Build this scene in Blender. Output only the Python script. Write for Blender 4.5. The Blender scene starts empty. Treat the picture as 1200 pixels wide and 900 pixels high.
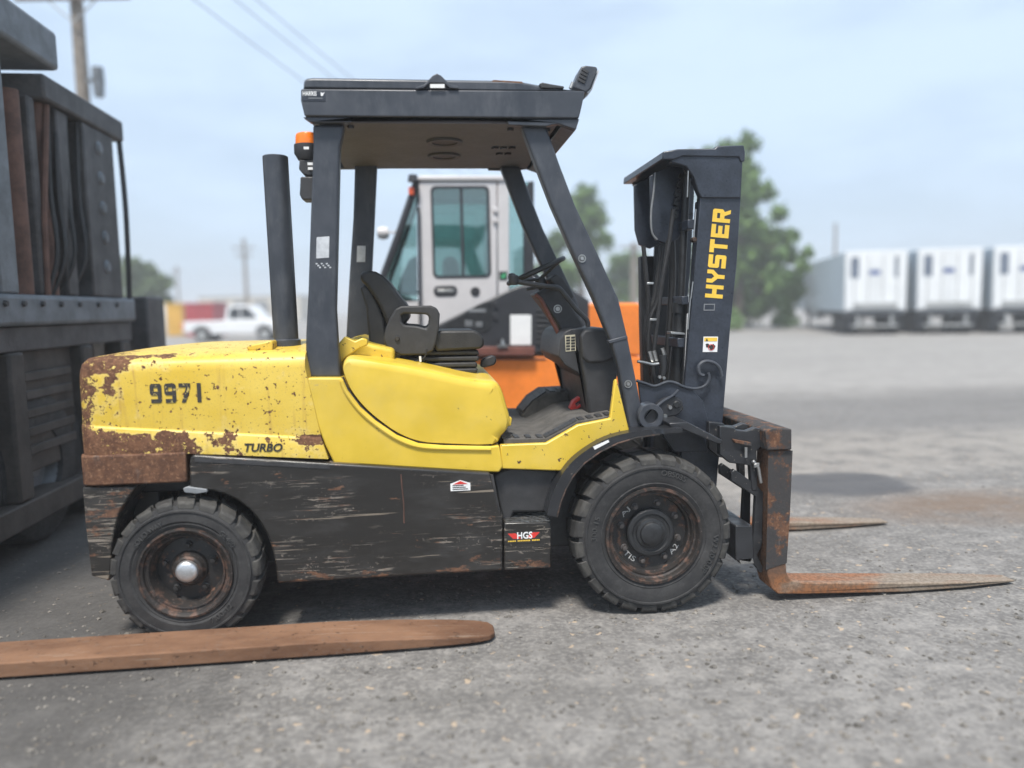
import bpy, bmesh, math, random
from mathutils import Vector, Matrix, noise as mnoise
random.seed(11)
rad = math.radians
scene = bpy.context.scene
col = scene.collection

# ---------------------------------------------------------------- camera
F_PX = 900.0                       # focal length in pixels of a 1200 x 900 picture
YAW, PITCH, ROLL = rad(6.2), rad(5.71), rad(1.1)
CAM = Vector((-1.083, -3.548, 1.52))
fwd = Vector((math.sin(YAW)*math.cos(PITCH), math.cos(YAW)*math.cos(PITCH), -math.sin(PITCH)))
r0 = Vector((math.cos(YAW), -math.sin(YAW), 0)); u0 = r0.cross(fwd)
rgt = r0*math.cos(ROLL) - u0*math.sin(ROLL)
upv = u0*math.cos(ROLL) + r0*math.sin(ROLL)
cd = bpy.data.cameras.new('camera'); cam = bpy.data.objects.new('camera', cd); col.objects.link(cam)
mw = Matrix((rgt, upv, -fwd)).transposed().to_4x4(); mw.translation = CAM
cam.matrix_world = mw
cd.sensor_width = 36; cd.lens = 36*F_PX/1200; cd.clip_end = 6000; cd.clip_start = 0.05
cd.dof.use_dof = True; cd.dof.focus_distance = 3.95; cd.dof.aperture_fstop = 0.56
scene.camera = cam

# ---------------------------------------------------------------- sky, sun, exposure
SUN_EL, SUN_AZ = rad(64), rad(200)      # azimuth clockwise from +Y
world = bpy.data.worlds.new('World'); scene.world = world; world.use_nodes = True
wn = world.node_tree; wn.nodes.clear()
wo = wn.nodes.new('ShaderNodeOutputWorld'); wb = wn.nodes.new('ShaderNodeBackground')
sky = wn.nodes.new('ShaderNodeTexSky'); sky.sky_type = 'NISHITA'; sky.sun_disc = False
sky.sun_elevation = SUN_EL; sky.sun_rotation = SUN_AZ
sky.air_density = 1.0; sky.dust_density = 3.0; sky.ozone_density = 1.5
tc = wn.nodes.new('ShaderNodeTexCoord'); mp = wn.nodes.new('ShaderNodeMapping')
mp.inputs['Scale'].default_value = (1.0, 1.0, 3.2); mp.inputs['Rotation'].default_value = (0.0, 0.12, 0.5)
cn = wn.nodes.new('ShaderNodeTexNoise'); cn.inputs['Scale'].default_value = 2.3
cn.inputs['Detail'].default_value = 5; cn.inputs['Roughness'].default_value = 0.55
mr = wn.nodes.new('ShaderNodeMapRange'); mr.interpolation_type = 'SMOOTHSTEP'
mr.inputs['From Min'].default_value = 0.36; mr.inputs['From Max'].default_value = 0.62
mr.inputs['To Min'].default_value = 0.68; mr.inputs['To Max'].default_value = 0.95
mx = wn.nodes.new('ShaderNodeMix'); mx.data_type = 'RGBA'
mx.inputs[7].default_value = (5.3, 6.6, 8.2, 1)      # thin high cloud veil
wn.links.new(tc.outputs['Generated'], mp.inputs['Vector']); wn.links.new(mp.outputs['Vector'], cn.inputs['Vector'])
wn.links.new(cn.outputs['Fac'], mr.inputs['Value']); wn.links.new(mr.outputs['Result'], mx.inputs[0])
wn.links.new(sky.outputs['Color'], mx.inputs[6]); wn.links.new(mx.outputs[2], wb.inputs['Color'])
wb.inputs['Strength'].default_value = 0.10
wn.links.new(wb.outputs['Background'], wo.inputs['Surface'])
sd = bpy.data.lights.new('sun', 'SUN'); sun = bpy.data.objects.new('sun', sd); col.objects.link(sun)
sd.energy = 3.8; sd.angle = rad(12); sd.color = (1.0, 0.95, 0.88)
sdir = Vector((math.sin(SUN_AZ)*math.cos(SUN_EL), math.cos(SUN_AZ)*math.cos(SUN_EL), math.sin(SUN_EL)))
sun.rotation_euler = sdir.to_track_quat('Z', 'Y').to_euler()
vs = scene.view_settings; vs.view_transform = 'Standard'; vs.look = 'None'; vs.gamma = 1.0
vs.use_curve_mapping = False; vs.exposure = 0.50

# ---------------------------------------------------------------- pixel rays -> places
def ray(px, py): return fwd + rgt*((px-600)/F_PX) - upv*((py-450)/F_PX)
def P(px, py, Y):                       # on the upright plane y = Y
    d = ray(px, py); return CAM + d*((Y-CAM.y)/d.y)
def PX(px, py, X):                      # on the upright plane x = X
    d = ray(px, py); return CAM + d*((X-CAM.x)/d.x)
def G(px, py, z=0.0):                   # on the ground
    d = ray(px, py); return CAM + d*((z-CAM.z)/d.z)
def D(px, py, dist):                    # at a distance along the view axis
    return CAM + ray(px, py)*dist
def Q(pts, Y): return [(p.x, p.z) for p in (P(a, b, Y) for a, b in pts)]

# ---------------------------------------------------------------- material tools
class V:
    def __init__(s, nt, k): s.nt, s.k = nt, k
    def _m(s, op, *o, clamp=False):
        n = s.nt.nodes.new('ShaderNodeMath'); n.operation = op; n.use_clamp = clamp
        for i, q in enumerate((s,)+o):
            if isinstance(q, V): s.nt.links.new(q.k, n.inputs[i])
            else: n.inputs[i].default_value = q
        return V(s.nt, n.outputs[0])
    def __add__(s, o): return s._m('ADD', o)
    def __radd__(s, o): return s._m('ADD', o)
    def __sub__(s, o): return s._m('SUBTRACT', o)
    def __rsub__(s, o): return (s*-1.0)+o
    def __mul__(s, o): return s._m('MULTIPLY', o)
    def __rmul__(s, o): return s._m('MULTIPLY', o)
    def max(s, o): return s._m('MAXIMUM', o)
    def min(s, o): return s._m('MINIMUM', o)
    def abs(s): return s._m('ABSOLUTE')
    def step(s, lo, hi, a=0.0, b=1.0):
        n = s.nt.nodes.new('ShaderNodeMapRange'); n.interpolation_type = 'SMOOTHSTEP'
        if lo > hi: lo, hi, a, b = hi, lo, b, a
        for i, q in enumerate((lo, hi, a, b)): n.inputs[i+1].default_value = q
        s.nt.links.new(s.k, n.inputs[0]); return V(s.nt, n.outputs[0])
class Mat:
    def __init__(s, name, color=(0.5, 0.5, 0.5), rough=0.5, metal=0.0, spec=0.5):
        s.m = bpy.data.materials.new(name); s.m.use_nodes = True; s.nt = s.m.node_tree
        s.b = s.nt.nodes['Principled BSDF']
        s.b.inputs['Base Color'].default_value = (*color, 1); s.b.inputs['Roughness'].default_value = rough
        s.b.inputs['Metallic'].default_value = metal; s.b.inputs['Specular IOR Level'].default_value = spec
        s._tc = None
    def co(s):
        if not s._tc: s._tc = s.nt.nodes.new('ShaderNodeTexCoord')
        return s._tc.outputs['Object']
    def xyz(s):
        n = s.nt.nodes.new('ShaderNodeSeparateXYZ'); s.nt.links.new(s.co(), n.inputs[0])
        return [V(s.nt, o) for o in n.outputs]
    def scaled(s, sc, off=(0, 0, 0)):
        n = s.nt.nodes.new('ShaderNodeMapping'); n.inputs['Scale'].default_value = sc; n.inputs['Location'].default_value = off
        s.nt.links.new(s.co(), n.inputs['Vector']); return n.outputs['Vector']
    def noise(s, scale, detail=4, rough=0.55, stretch=None, off=(0, 0, 0), dist=0.0):
        n = s.nt.nodes.new('ShaderNodeTexNoise'); n.inputs['Scale'].default_value = scale
        n.inputs['Detail'].default_value = detail; n.inputs['Roughness'].default_value = rough; n.inputs['Distortion'].default_value = dist
        s.nt.links.new(s.scaled(stretch or (1, 1, 1), off), n.inputs['Vector']); return V(s.nt, n.outputs['Fac'])
    def voronoi(s, scale, feature='F1', out='Distance', stretch=None):
        n = s.nt.nodes.new('ShaderNodeTexVoronoi'); n.inputs['Scale'].default_value = scale; n.feature = feature
        s.nt.links.new(s.scaled(stretch or (1, 1, 1)), n.inputs['Vector'])
        return V(s.nt, n.outputs[out]) if out == 'Distance' else n.outputs[out]
    def mix(s, f, a, b):
        n = s.nt.nodes.new('ShaderNodeMix'); n.data_type = 'RGBA'
        for i, q in ((0, f), (6, a), (7, b)):
            if isinstance(q, V): s.nt.links.new(q.k, n.inputs[i])
            elif isinstance(q, (tuple, list)): n.inputs[i].default_value = (*q, 1)
            elif isinstance(q, (int, float)): n.inputs[i].default_value = q
            else: s.nt.links.new(q, n.inputs[i])
        return n.outputs[2]
    def set(s, inp, v):
        s.nt.links.new(v.k if isinstance(v, V) else v, s.b.inputs[inp])
    def bump(s, h, dist=0.004, strength=0.6):
        n = s.nt.nodes.new('ShaderNodeBump'); n.inputs['Distance'].default_value = dist; n.inputs['Strength'].default_value = strength
        s.nt.links.new(h.k, n.inputs['Height']); s.nt.links.new(n.outputs[0], s.b.inputs['Normal'])

RUST_A, RUST_B, RUST_C = (0.085, 0.042, 0.027), (0.155, 0.078, 0.045), (0.24, 0.13, 0.075)
def rust_color(m, sc=22):
    a = m.noise(sc, 6, 0.65, off=(3, 1, 2)); b = m.noise(sc*3.3, 5, 0.6)
    return m.mix(b.step(0.5, 0.72), m.mix(a.step(0.35, 0.65), RUST_A, RUST_B), RUST_C)

def plain(name, color, rough=0.5, metal=0.0, var=0.12, scale=6.0, bumpd=0.0, spec=0.5):
    m = Mat(name, color, rough, metal, spec)
    n = m.noise(scale, 5, 0.6); n2 = m.noise(scale*9, 3, 0.6)
    f = (n*0.7+n2*0.3).step(0.3, 0.7)
    dk = tuple(c*(1-var) for c in color); lt = tuple(min(1, c*(1+var)) for c in color)
    m.set('Base Color', m.mix(f, dk, lt))
    m.set('Roughness', n2.step(0.2, 0.8, max(0.03, rough-0.08), min(1, rough+0.1)))
    if bumpd: m.bump(n2, bumpd, 0.6)
    return m.m

M = {}
XL = P(95, 480, 0.06).x - 0.032                        # rear end of the counterweight
ZTOP, ZLEDGE, ZBOT = P(200, 418, 0.06).z, P(200, 504, 0.06).z, P(200, 534, 0.06).z
YEL = (0.68, 0.475, 0.05)
def make_worn_yellow():
    m = Mat('worn_yellow_paint', YEL, 0.42)
    x, y, z = m.xyz(); t = x - XL
    n1 = m.noise(8.5, 9, 0.66, off=(2.3, 0.4, 1.1)); n2 = m.noise(38, 5, 0.62); n3 = m.noise(2.2, 3)
    left = t.step(0.0, 0.26, 1, 0)
    low = z.step(ZLEDGE+0.02, ZLEDGE-0.03) * t.step(0.35, 0.75, 1.0, 0.33)
    top = z.step(ZTOP-0.080, ZTOP-0.050) * t.step(0.26, 0.56, 1, 0) * y.step(0.13, 0.22, 1.0, 0.25)
    patch = z.step(ZLEDGE-0.035, ZLEDGE-0.055) * t.step(0.95, 1.02) * z.step(ZBOT+0.02, ZBOT+0.035)
    score = (n1-0.5)*1.5+0.5 + left*0.36 + low*0.40 + top*0.33 + patch*0.34 + (n2-0.5)*0.24
    mask = score.step(0.755, 0.775)
    fleck = m.noise(48, 5, 0.65, off=(6, 1, 9)).step(0.60, 0.63)*score.step(1.15, 0.9)
    mask = mask*(1.0-fleck)
    spots = (m.noise(21, 4, 0.6, off=(5, 5, 5)) + left*0.05).step(0.645, 0.66).max((m.noise(62, 2, 0.5)+left*0.03).step(0.675, 0.70))
    mask = mask.max(spots)
    halo = score.step(0.62, 0.76)
    drip = m.noise(30, 4, 0.6, stretch=(1, 1, 0.07)).step(0.54, 0.72) * n3.step(0.35, 0.55) * 0.55
    fade = m.noise(3.0, 5, 0.6, off=(7, 2, 3)).step(0.3, 0.75)
    c = m.mix(fade, (0.60, 0.405, 0.038), (0.68, 0.495, 0.09))
    c = m.mix(drip, c, (0.36, 0.20, 0.06)); c = m.mix(halo*0.35, c, (0.70, 0.56, 0.24))
    fine = m.noise(110, 3, 0.6).step(0.57, 0.68)*0.45
    c = m.mix(fine, c, (0.35, 0.24, 0.08))
    m.set('Base Color', m.mix(mask, c, rust_color(m, 26)))
    m.set('Roughness', mask.step(0, 1, 0.42, 0.9)); m.set('Specular IOR Level', mask.step(0, 1, 0.45, 0.15))
    m.bump(mask*-0.8 + n2*0.25*mask + n3*0.12, 0.003, 0.8); return m.m
M['yellow_worn'] = make_worn_yellow()
def make_yellow(name, chips):
    m = Mat(name, YEL, 0.32)
    n1 = m.noise(6, 4, 0.55); sp = m.noise(34, 4, 0.6, off=(1, 9, 4)).step(chips, chips+0.015)
    fine = m.noise(120, 2, 0.5).step(0.60, 0.8)*0.12; dust = m.noise(2.4, 7, 0.68).step(0.45, 0.75)*0.20; scr = m.noise(48, 6, 0.65, stretch=(0.12, 1, 1.0), dist=0.8, off=(6, 2, 1)).step(0.665, 0.68)*m.noise(4, 3, 0.5).step(0.5, 0.6)
    c = m.mix(n1.step(0.3, 0.7), (0.62, 0.43, 0.036), (0.70, 0.49, 0.055))
    c = m.mix(fine, c, (0.35, 0.26, 0.10)); c = m.mix(dust, c, (0.52, 0.45, 0.24))
    c = m.mix(scr*0.6, c, (0.42, 0.33, 0.16)); m.set('Base Color', m.mix(sp, c, RUST_A)); m.set('Roughness', (n1*0.5+dust*1.5).step(0.1, 0.8, 0.30, 0.60))
    m.bump(n1, 0.003, 0.15); return m.m
M['yellow'] = make_yellow('yellow_paint', 0.705); M['yellow_chipped'] = make_yellow('chipped_yellow_paint', 0.635)
def make_black(name, base, wear, rustiness):
    m = Mat(name, base, 0.45)
    x, y, z = m.xyz()
    warp = m.noise(3, 3, 0.5)
    sc = m.noise(40, 7, 0.68, stretch=(0.07, 1, 1.3), dist=1.1, off=(0.3, 0, 0.2))
    sc2 = m.noise(85, 5, 0.6, stretch=(0.10, 1, 1), off=(3, 0, 2)); clump = m.noise(2.3, 5, 0.62, stretch=(0.55, 1, 1.9), off=(1, 4, 7))
    s = sc.step(wear+0.005, wear+0.02)*clump.step(0.47, 0.55)
    s2 = sc2.step(wear+0.045, wear+0.06)*clump.step(0.44, 0.58)
    peb = m.noise(55, 2, 0.5, off=(4, 2, 6)).step(0.665, 0.70)*clump.step(0.44, 0.56)
    dust = m.noise(7, 6, 0.65, stretch=(0.5, 1, 1.4), off=(5, 1, 3)).step(0.42, 0.78)*0.34
    c = m.mix(dust, base, tuple(min(1, q*2.6+0.016) for q in base))
    c = m.mix(s2*0.75, c, (0.20, 0.175, 0.145)); c = m.mix(peb*0.6, c, (0.22, 0.19, 0.16))
    rc = m.mix(m.noise(12, 3).step(0.5, 0.66), (0.27, 0.235, 0.195), (0.17, 0.095, 0.06))
    c = m.mix(s*0.8, c, rc)
    lone = m.noise(16, 3, 0.55, stretch=(0.045, 1, 1.6), dist=0.5, off=(2.6, 0, 5.1)).step(wear+0.068, wear+0.078); c = m.mix(lone*0.7, c, (0.27, 0.225, 0.175))
    if rustiness:
        rm = (m.noise(13, 8, 0.66, stretch=(0.45, 1, 1.3), off=(8, 8, 1)) + z.step(0.34, 0.27)*0.10*rustiness + max(0.0, rustiness-1.0)*0.07).step(0.66, 0.70)
        c = m.mix(rm*0.9, c, rust_color(m, 30))
    m.set('Base Color', c); m.set('Roughness', dust.step(0, 0.34, 0.30, 0.62))
    m.bump(warp*0.5+sc2*0.22-s*0.3, 0.004, 0.5); return m.m
M['black_scraped'] = make_black('scraped_black_paint', (0.019, 0.0175, 0.016), 0.572, 1.2)
M['black_rusty'] = make_black('rust_speckled_black_paint', (0.024, 0.022, 0.020), 0.56, 2.6)
M['black'] = make_black('black_paint', (0.019, 0.020, 0.023), 0.70, 0.0)
def make_guard():
    m = Mat('grey_black_guard_paint', (0.03, 0.034, 0.042), 0.36)
    n = m.noise(5, 5, 0.6); f = m.noise(90, 3, 0.6); sp = m.noise(28, 5, 0.65, off=(3, 3, 3)).step(0.70, 0.72)
    dirt = m.noise(14, 6, 0.65, stretch=(1, 1, 0.35)).step(0.45, 0.75)*0.45
    c = m.mix(n.step(0.3, 0.7), (0.034, 0.039, 0.049), (0.055, 0.061, 0.074)); c = m.mix(dirt, c, (0.11, 0.115, 0.125))
    m.set('Base Color', m.mix(sp, c, (0.13, 0.12, 0.11)))
    m.set('Roughness', n.step(0.2, 0.8, 0.28, 0.5)); m.bump(n+f*0.12, 0.003, 0.4); return m.m
M['guard'] = make_guard()
def make_rust(name, dark, edge=0.0):
    m = Mat(name, RUST_B, 0.85, 0.0, 0.25)
    n = m.noise(9, 8, 0.68, off=(1, 2, 3)); f = m.noise(60, 5, 0.65); st = m.noise(26, 5, 0.6, stretch=(1, 1, 0.25), off=(4, 1, 2))
    c = rust_color(m, 17)
    c = m.mix(n.step(0.62-0.22*dark, 0.68-0.2*dark)*min(1, 0.2+dark), c, (0.048, 0.045, 0.045)); c = m.mix(st.step(0.60, 0.75)*0.6, c, (0.20, 0.165, 0.14))
    m.set('Base Color', c); m.set('Roughness', f.step(0.3, 0.7, 0.62, 0.95)); m.bump(n*0.6+f*0.4, 0.004, 0.8); return m.m
M['rust'] = make_rust('rusted_steel', 0.15); M['rust_dark'] = make_rust('dark_rusted_steel', 0.85)
def make_fork():
    m = Mat('worn_fork_steel', (0.3, 0.2, 0.13), 0.6, 0.25)
    x, y, z = m.xyz(); xf = P(905, 690, 0.2).x
    n = m.noise(7, 8, 0.66, stretch=(0.35, 1, 1)); f = m.noise(60, 4, 0.6); st = m.noise(20, 5, 0.6, stretch=(0.2, 1, 1), off=(1, 1, 1))
    c = m.mix((n + (x-xf).step(0.0, 1.1)*0.32).step(0.50, 0.78), m.mix(f.step(0.4, 0.6), (0.30, 0.125, 0.05), (0.19, 0.09, 0.045)), m.mix(f.step(0.35, 0.65), (0.29, 0.235, 0.18), (0.20, 0.155, 0.115)))
    c = m.mix(z.step(0.10, 0.17)*(n+f*0.3).step(0.45, 0.62).step(0, 1, 1.0, 0.6), c, (0.085, 0.062, 0.05))
    c = m.mix(st.step(0.6, 0.72)*0.7, c, (0.13, 0.10, 0.085))
    m.set('Base Color', c); m.set('Roughness', f.step(0.3, 0.7, 0.5, 0.8)); m.bump(n*0.5+f*0.4, 0.004, 0.7); return m.m
M['fork'] = make_fork()
def make_foreground_fork():
    m = Mat('brown_rusted_fork', RUST_B, 0.8, 0.0, 0.2)
    n = m.noise(4, 8, 0.66, stretch=(0.4, 1, 1)); f = m.noise(45, 5, 0.6)
    c = m.mix(n.step(0.35, 0.65), (0.12, 0.062, 0.037), (0.225, 0.125, 0.075)); c = m.mix(f.step(0.55, 0.75)*0.6, c, (0.16, 0.12, 0.095))
    w = m.noise(30, 6, 0.66, stretch=(0.06, 1, 1), dist=0.7, off=(2, 5, 1)).step(0.60, 0.65); c = m.mix(w*0.55, c, (0.30, 0.235, 0.18)); pit = m.noise(26, 5, 0.65, off=(7, 1, 4)).step(0.60, 0.68); c = m.mix(pit*0.6, c, (0.06, 0.035, 0.025))
    m.set('Base Color', c); m.set('Roughness', w.step(0, 1, 0.85, 0.5)); m.bump(n*0.5+f*0.5-pit*0.4, 0.005, 0.9); return m.m
M['fork_brown'] = make_foreground_fork()
def make_rubber(name, c0, c1):
    m = Mat(name, c0, 0.75, 0.0, 0.3)
    n = m.noise(9, 6, 0.62); f = m.noise(80, 4, 0.6); d = m.noise(24, 5, 0.65, off=(2, 2, 2))
    c = m.mix(n.step(0.35, 0.7), c0, c1); c = m.mix(d.step(0.55, 0.75)*0.5, c, tuple(q*1.7+0.01 for q in c1))
    m.set('Base Color', c); m.set('Roughness', f.step(0.3, 0.7, 0.6, 0.85)); m.bump(f*0.5+d*0.5, 0.0025, 0.6); return m.m
M['rubber'] = make_rubber('black_rubber', (0.027, 0.027, 0.028), (0.050, 0.049, 0.049))
M['lug_rubber'] = make_rubber('dusty_rubber', (0.038, 0.037, 0.036), (0.078, 0.074, 0.067))
def make_rim():
    m = Mat('rusty_rim_paint', (0.02, 0.02, 0.02), 0.5)
    n = m.noise(14, 7, 0.66); f = m.noise(60, 5, 0.6)
    c = m.mix(n.step(0.56, 0.66)*0.8, (0.020, 0.019, 0.019), rust_color(m, 40)); c = m.mix(f.step(0.6, 0.75)*0.5, c, (0.13, 0.11, 0.10))
    m.set('Base Color', c); m.set('Roughness', n.step(0.4, 0.7, 0.35, 0.8)); m.bump(f, 0.002, 0.5); return m.m
M['rim'] = make_rim()
def make_rim_lip():
    m = Mat('rusty_rim_lip', RUST_A, 0.6, 0.3)
    n = m.noise(20, 6, 0.66); f = m.noise(70, 5, 0.6)
    c = m.mix(n.step(0.48, 0.64), (0.028, 0.024, 0.022), (0.125, 0.072, 0.052)); c = m.mix(f.step(0.55, 0.75)*0.6, c, (0.19, 0.155, 0.14))
    m.set('Base Color', c); m.bump(f, 0.002, 0.5); return m.m
M['rim_lip'] = make_rim_lip()
M['steel'] = plain('bare_steel', (0.42, 0.42, 0.41), 0.35, 0.9, 0.25, 20)
M['nut'] = plain('worn_wheel_nut', (0.10, 0.09, 0.085), 0.4, 0.4, 0.4, 30)
M['hubcap'] = plain('dull_silver_cap', (0.62, 0.63, 0.64), 0.38, 0.85, 0.25, 25)
M['dark_metal'] = plain('dark_oily_metal', (0.022, 0.023, 0.025), 0.42, 0.1, 0.4, 18, 0.002)
M['mast_paint'] = plain('blue_black_mast_paint', (0.028, 0.034, 0.047), 0.34, 0.0, 0.35, 9, 0.002)
M['hose'] = plain('black_hose_rubber', (0.02, 0.02, 0.021), 0.5, 0.0, 0.3, 30)
M['vinyl'] = plain('black_vinyl', (0.028, 0.027, 0.026), 0.48, 0.0, 0.3, 14, 0.002)
M['plastic'] = plain('dark_grey_plastic', (0.036, 0.036, 0.038), 0.52, 0.0, 0.25, 16, 0.0015)
M['mat'] = plain('dusty_floor_mat', (0.085, 0.08, 0.074), 0.85, 0.0, 0.35, 14, 0.003)
M['roof_liner'] = plain('grey_roof_liner', (0.112, 0.108, 0.118), 0.7, 0.0, 0.12, 7)
M['white'] = plain('white_print', (0.78, 0.78, 0.77), 0.5, 0, 0.05)
M['decal_yellow'] = plain('yellow_print', (0.80, 0.52, 0.06), 0.45, 0, 0.08)
M['decal_black'] = plain('black_print', (0.03, 0.028, 0.025), 0.6, 0, 0.3, 40)
M['plate_pale'] = plain('pale_printed_plate', (0.55, 0.50, 0.36), 0.5, 0, 0.1)
def make_worn_ink():
    m = Mat('worn_black_paint_marking', (0.03, 0.03, 0.03), 0.6)
    n = m.noise(42, 6, 0.65)
    m.set('Base Color', m.mix(n.step(0.58, 0.61), (0.035, 0.032, 0.028), (0.52, 0.40, 0.12))); return m.m
M['worn_ink'] = make_worn_ink()
M['decal_red'] = plain('red_print', (0.62, 0.04, 0.03), 0.45, 0, 0.1)
M['red_brown'] = plain('dull_red_steel', (0.16, 0.06, 0.045), 0.6, 0.1, 0.25)
M['orange_lens'] = plain('orange_lens', (0.85, 0.20, 0.02), 0.2, 0, 0.05)
M['chalk'] = plain('paint_marker', (0.42, 0.42, 0.41), 0.8, 0, 0.15)
M['emboss'] = plain('raised_rubber_print', (0.05, 0.05, 0.05), 0.7, 0, 0.2)
M['orange'] = plain('orange_machine_paint', (0.78, 0.21, 0.03), 0.42, 0, 0.16, 3)
M['cab_grey'] = plain('pale_grey_cab_paint', (0.56, 0.54, 0.54), 0.38, 0, 0.05)
M['machine_black'] = plain('black_machine_panel', (0.030, 0.031, 0.036), 0.42, 0, 0.2)
M['concrete_grey'] = plain('weathered_grey_paint', (0.17, 0.18, 0.19), 0.6, 0, 0.3, 4)
M['left_dark'] = plain('dirty_dark_steel', (0.056, 0.054, 0.055), 0.6, 0, 0.55, 5, 0.003)
M['left_grey'] = plain('grey_blue_steel', (0.135, 0.15, 0.165), 0.55, 0, 0.35, 5)
M['left_brown'] = plain('dark_brown_grime', (0.055, 0.047, 0.041), 0.7, 0, 0.5, 4, 0.003)
M['left_rust'] = plain('brown_rusted_steel', (0.12, 0.062, 0.045), 0.7, 0, 0.4, 7)
M['trailer_white'] = plain('white_trailer_panel', (0.70, 0.72, 0.73), 0.45, 0, 0.07, 0.8)
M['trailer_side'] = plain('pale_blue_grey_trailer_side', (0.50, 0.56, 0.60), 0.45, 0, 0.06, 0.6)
M['trailer_dark'] = plain('trailer_underside', (0.03, 0.034, 0.04), 0.6, 0, 0.3, 2)
M['trailer_grey'] = plain('grey_bumper', (0.32, 0.33, 0.33), 0.5, 0, 0.15, 2)
M['navy'] = plain('navy_print', (0.10, 0.14, 0.30), 0.5, 0, 0.2, 2)
M['slate'] = plain('slate_marking', (0.09, 0.12, 0.18), 0.4, 0, 0.15, 2)
M['wood'] = plain('weathered_pole_wood', (0.22, 0.19, 0.16), 0.85, 0, 0.3, 5)
M['cable'] = plain('overhead_cable', (0.12, 0.12, 0.13), 0.6, 0, 0.1)
M['beige'] = plain('beige_wall', (0.55, 0.50, 0.42), 0.8, 0, 0.08, 0.4)
M['far_yellow'] = plain('yellow_container_paint', (0.70, 0.42, 0.05), 0.5, 0, 0.1, 1)
M['far_red'] = plain('red_container_paint', (0.42, 0.05, 0.06), 0.5, 0, 0.15, 1)
M['truck_white'] = plain('white_truck_paint', (0.72, 0.73, 0.74), 0.3, 0, 0.03, 1)
M['amber'] = plain('amber_plastic', (0.7, 0.10, 0.03), 0.3, 0, 0.05)
M['green_print'] = plain('green_print', (0.05, 0.35, 0.15), 0.5, 0, 0.05)
def make_glass(name, tint, alpha_mix):
    m = Mat(name); nt = m.nt; nt.nodes.remove(m.b)
    out = nt.nodes['Material Output']
    tr = nt.nodes.new('ShaderNodeBsdfTransparent'); tr.inputs[0].default_value = (*tint, 1)
    gl = nt.nodes.new('ShaderNodeBsdfGlossy'); gl.inputs['Roughness'].default_value = 0.03; gl.inputs[0].default_value = (0.85, 0.95, 0.93, 1)
    fr = nt.nodes.new('ShaderNodeFresnel'); fr.inputs[0].default_value = 1.5
    ad = nt.nodes.new('ShaderNodeMath'); ad.inputs[1].default_value = alpha_mix
    mxs = nt.nodes.new('ShaderNodeMixShader'); nt.links.new(fr.outputs[0], ad.inputs[0]); nt.links.new(ad.outputs[0], mxs.inputs[0])
    nt.links.new(tr.outputs[0], mxs.inputs[1]); nt.links.new(gl.outputs[0], mxs.inputs[2]); nt.links.new(mxs.outputs[0], out.inputs[0])
    return m.m
M['glass'] = make_glass('green_tinted_glass', (0.56, 0.70, 0.67), 0.14)
M['dark_glass'] = plain('dark_window_glass', (0.02, 0.025, 0.03), 0.06, 0, 0.1)

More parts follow.
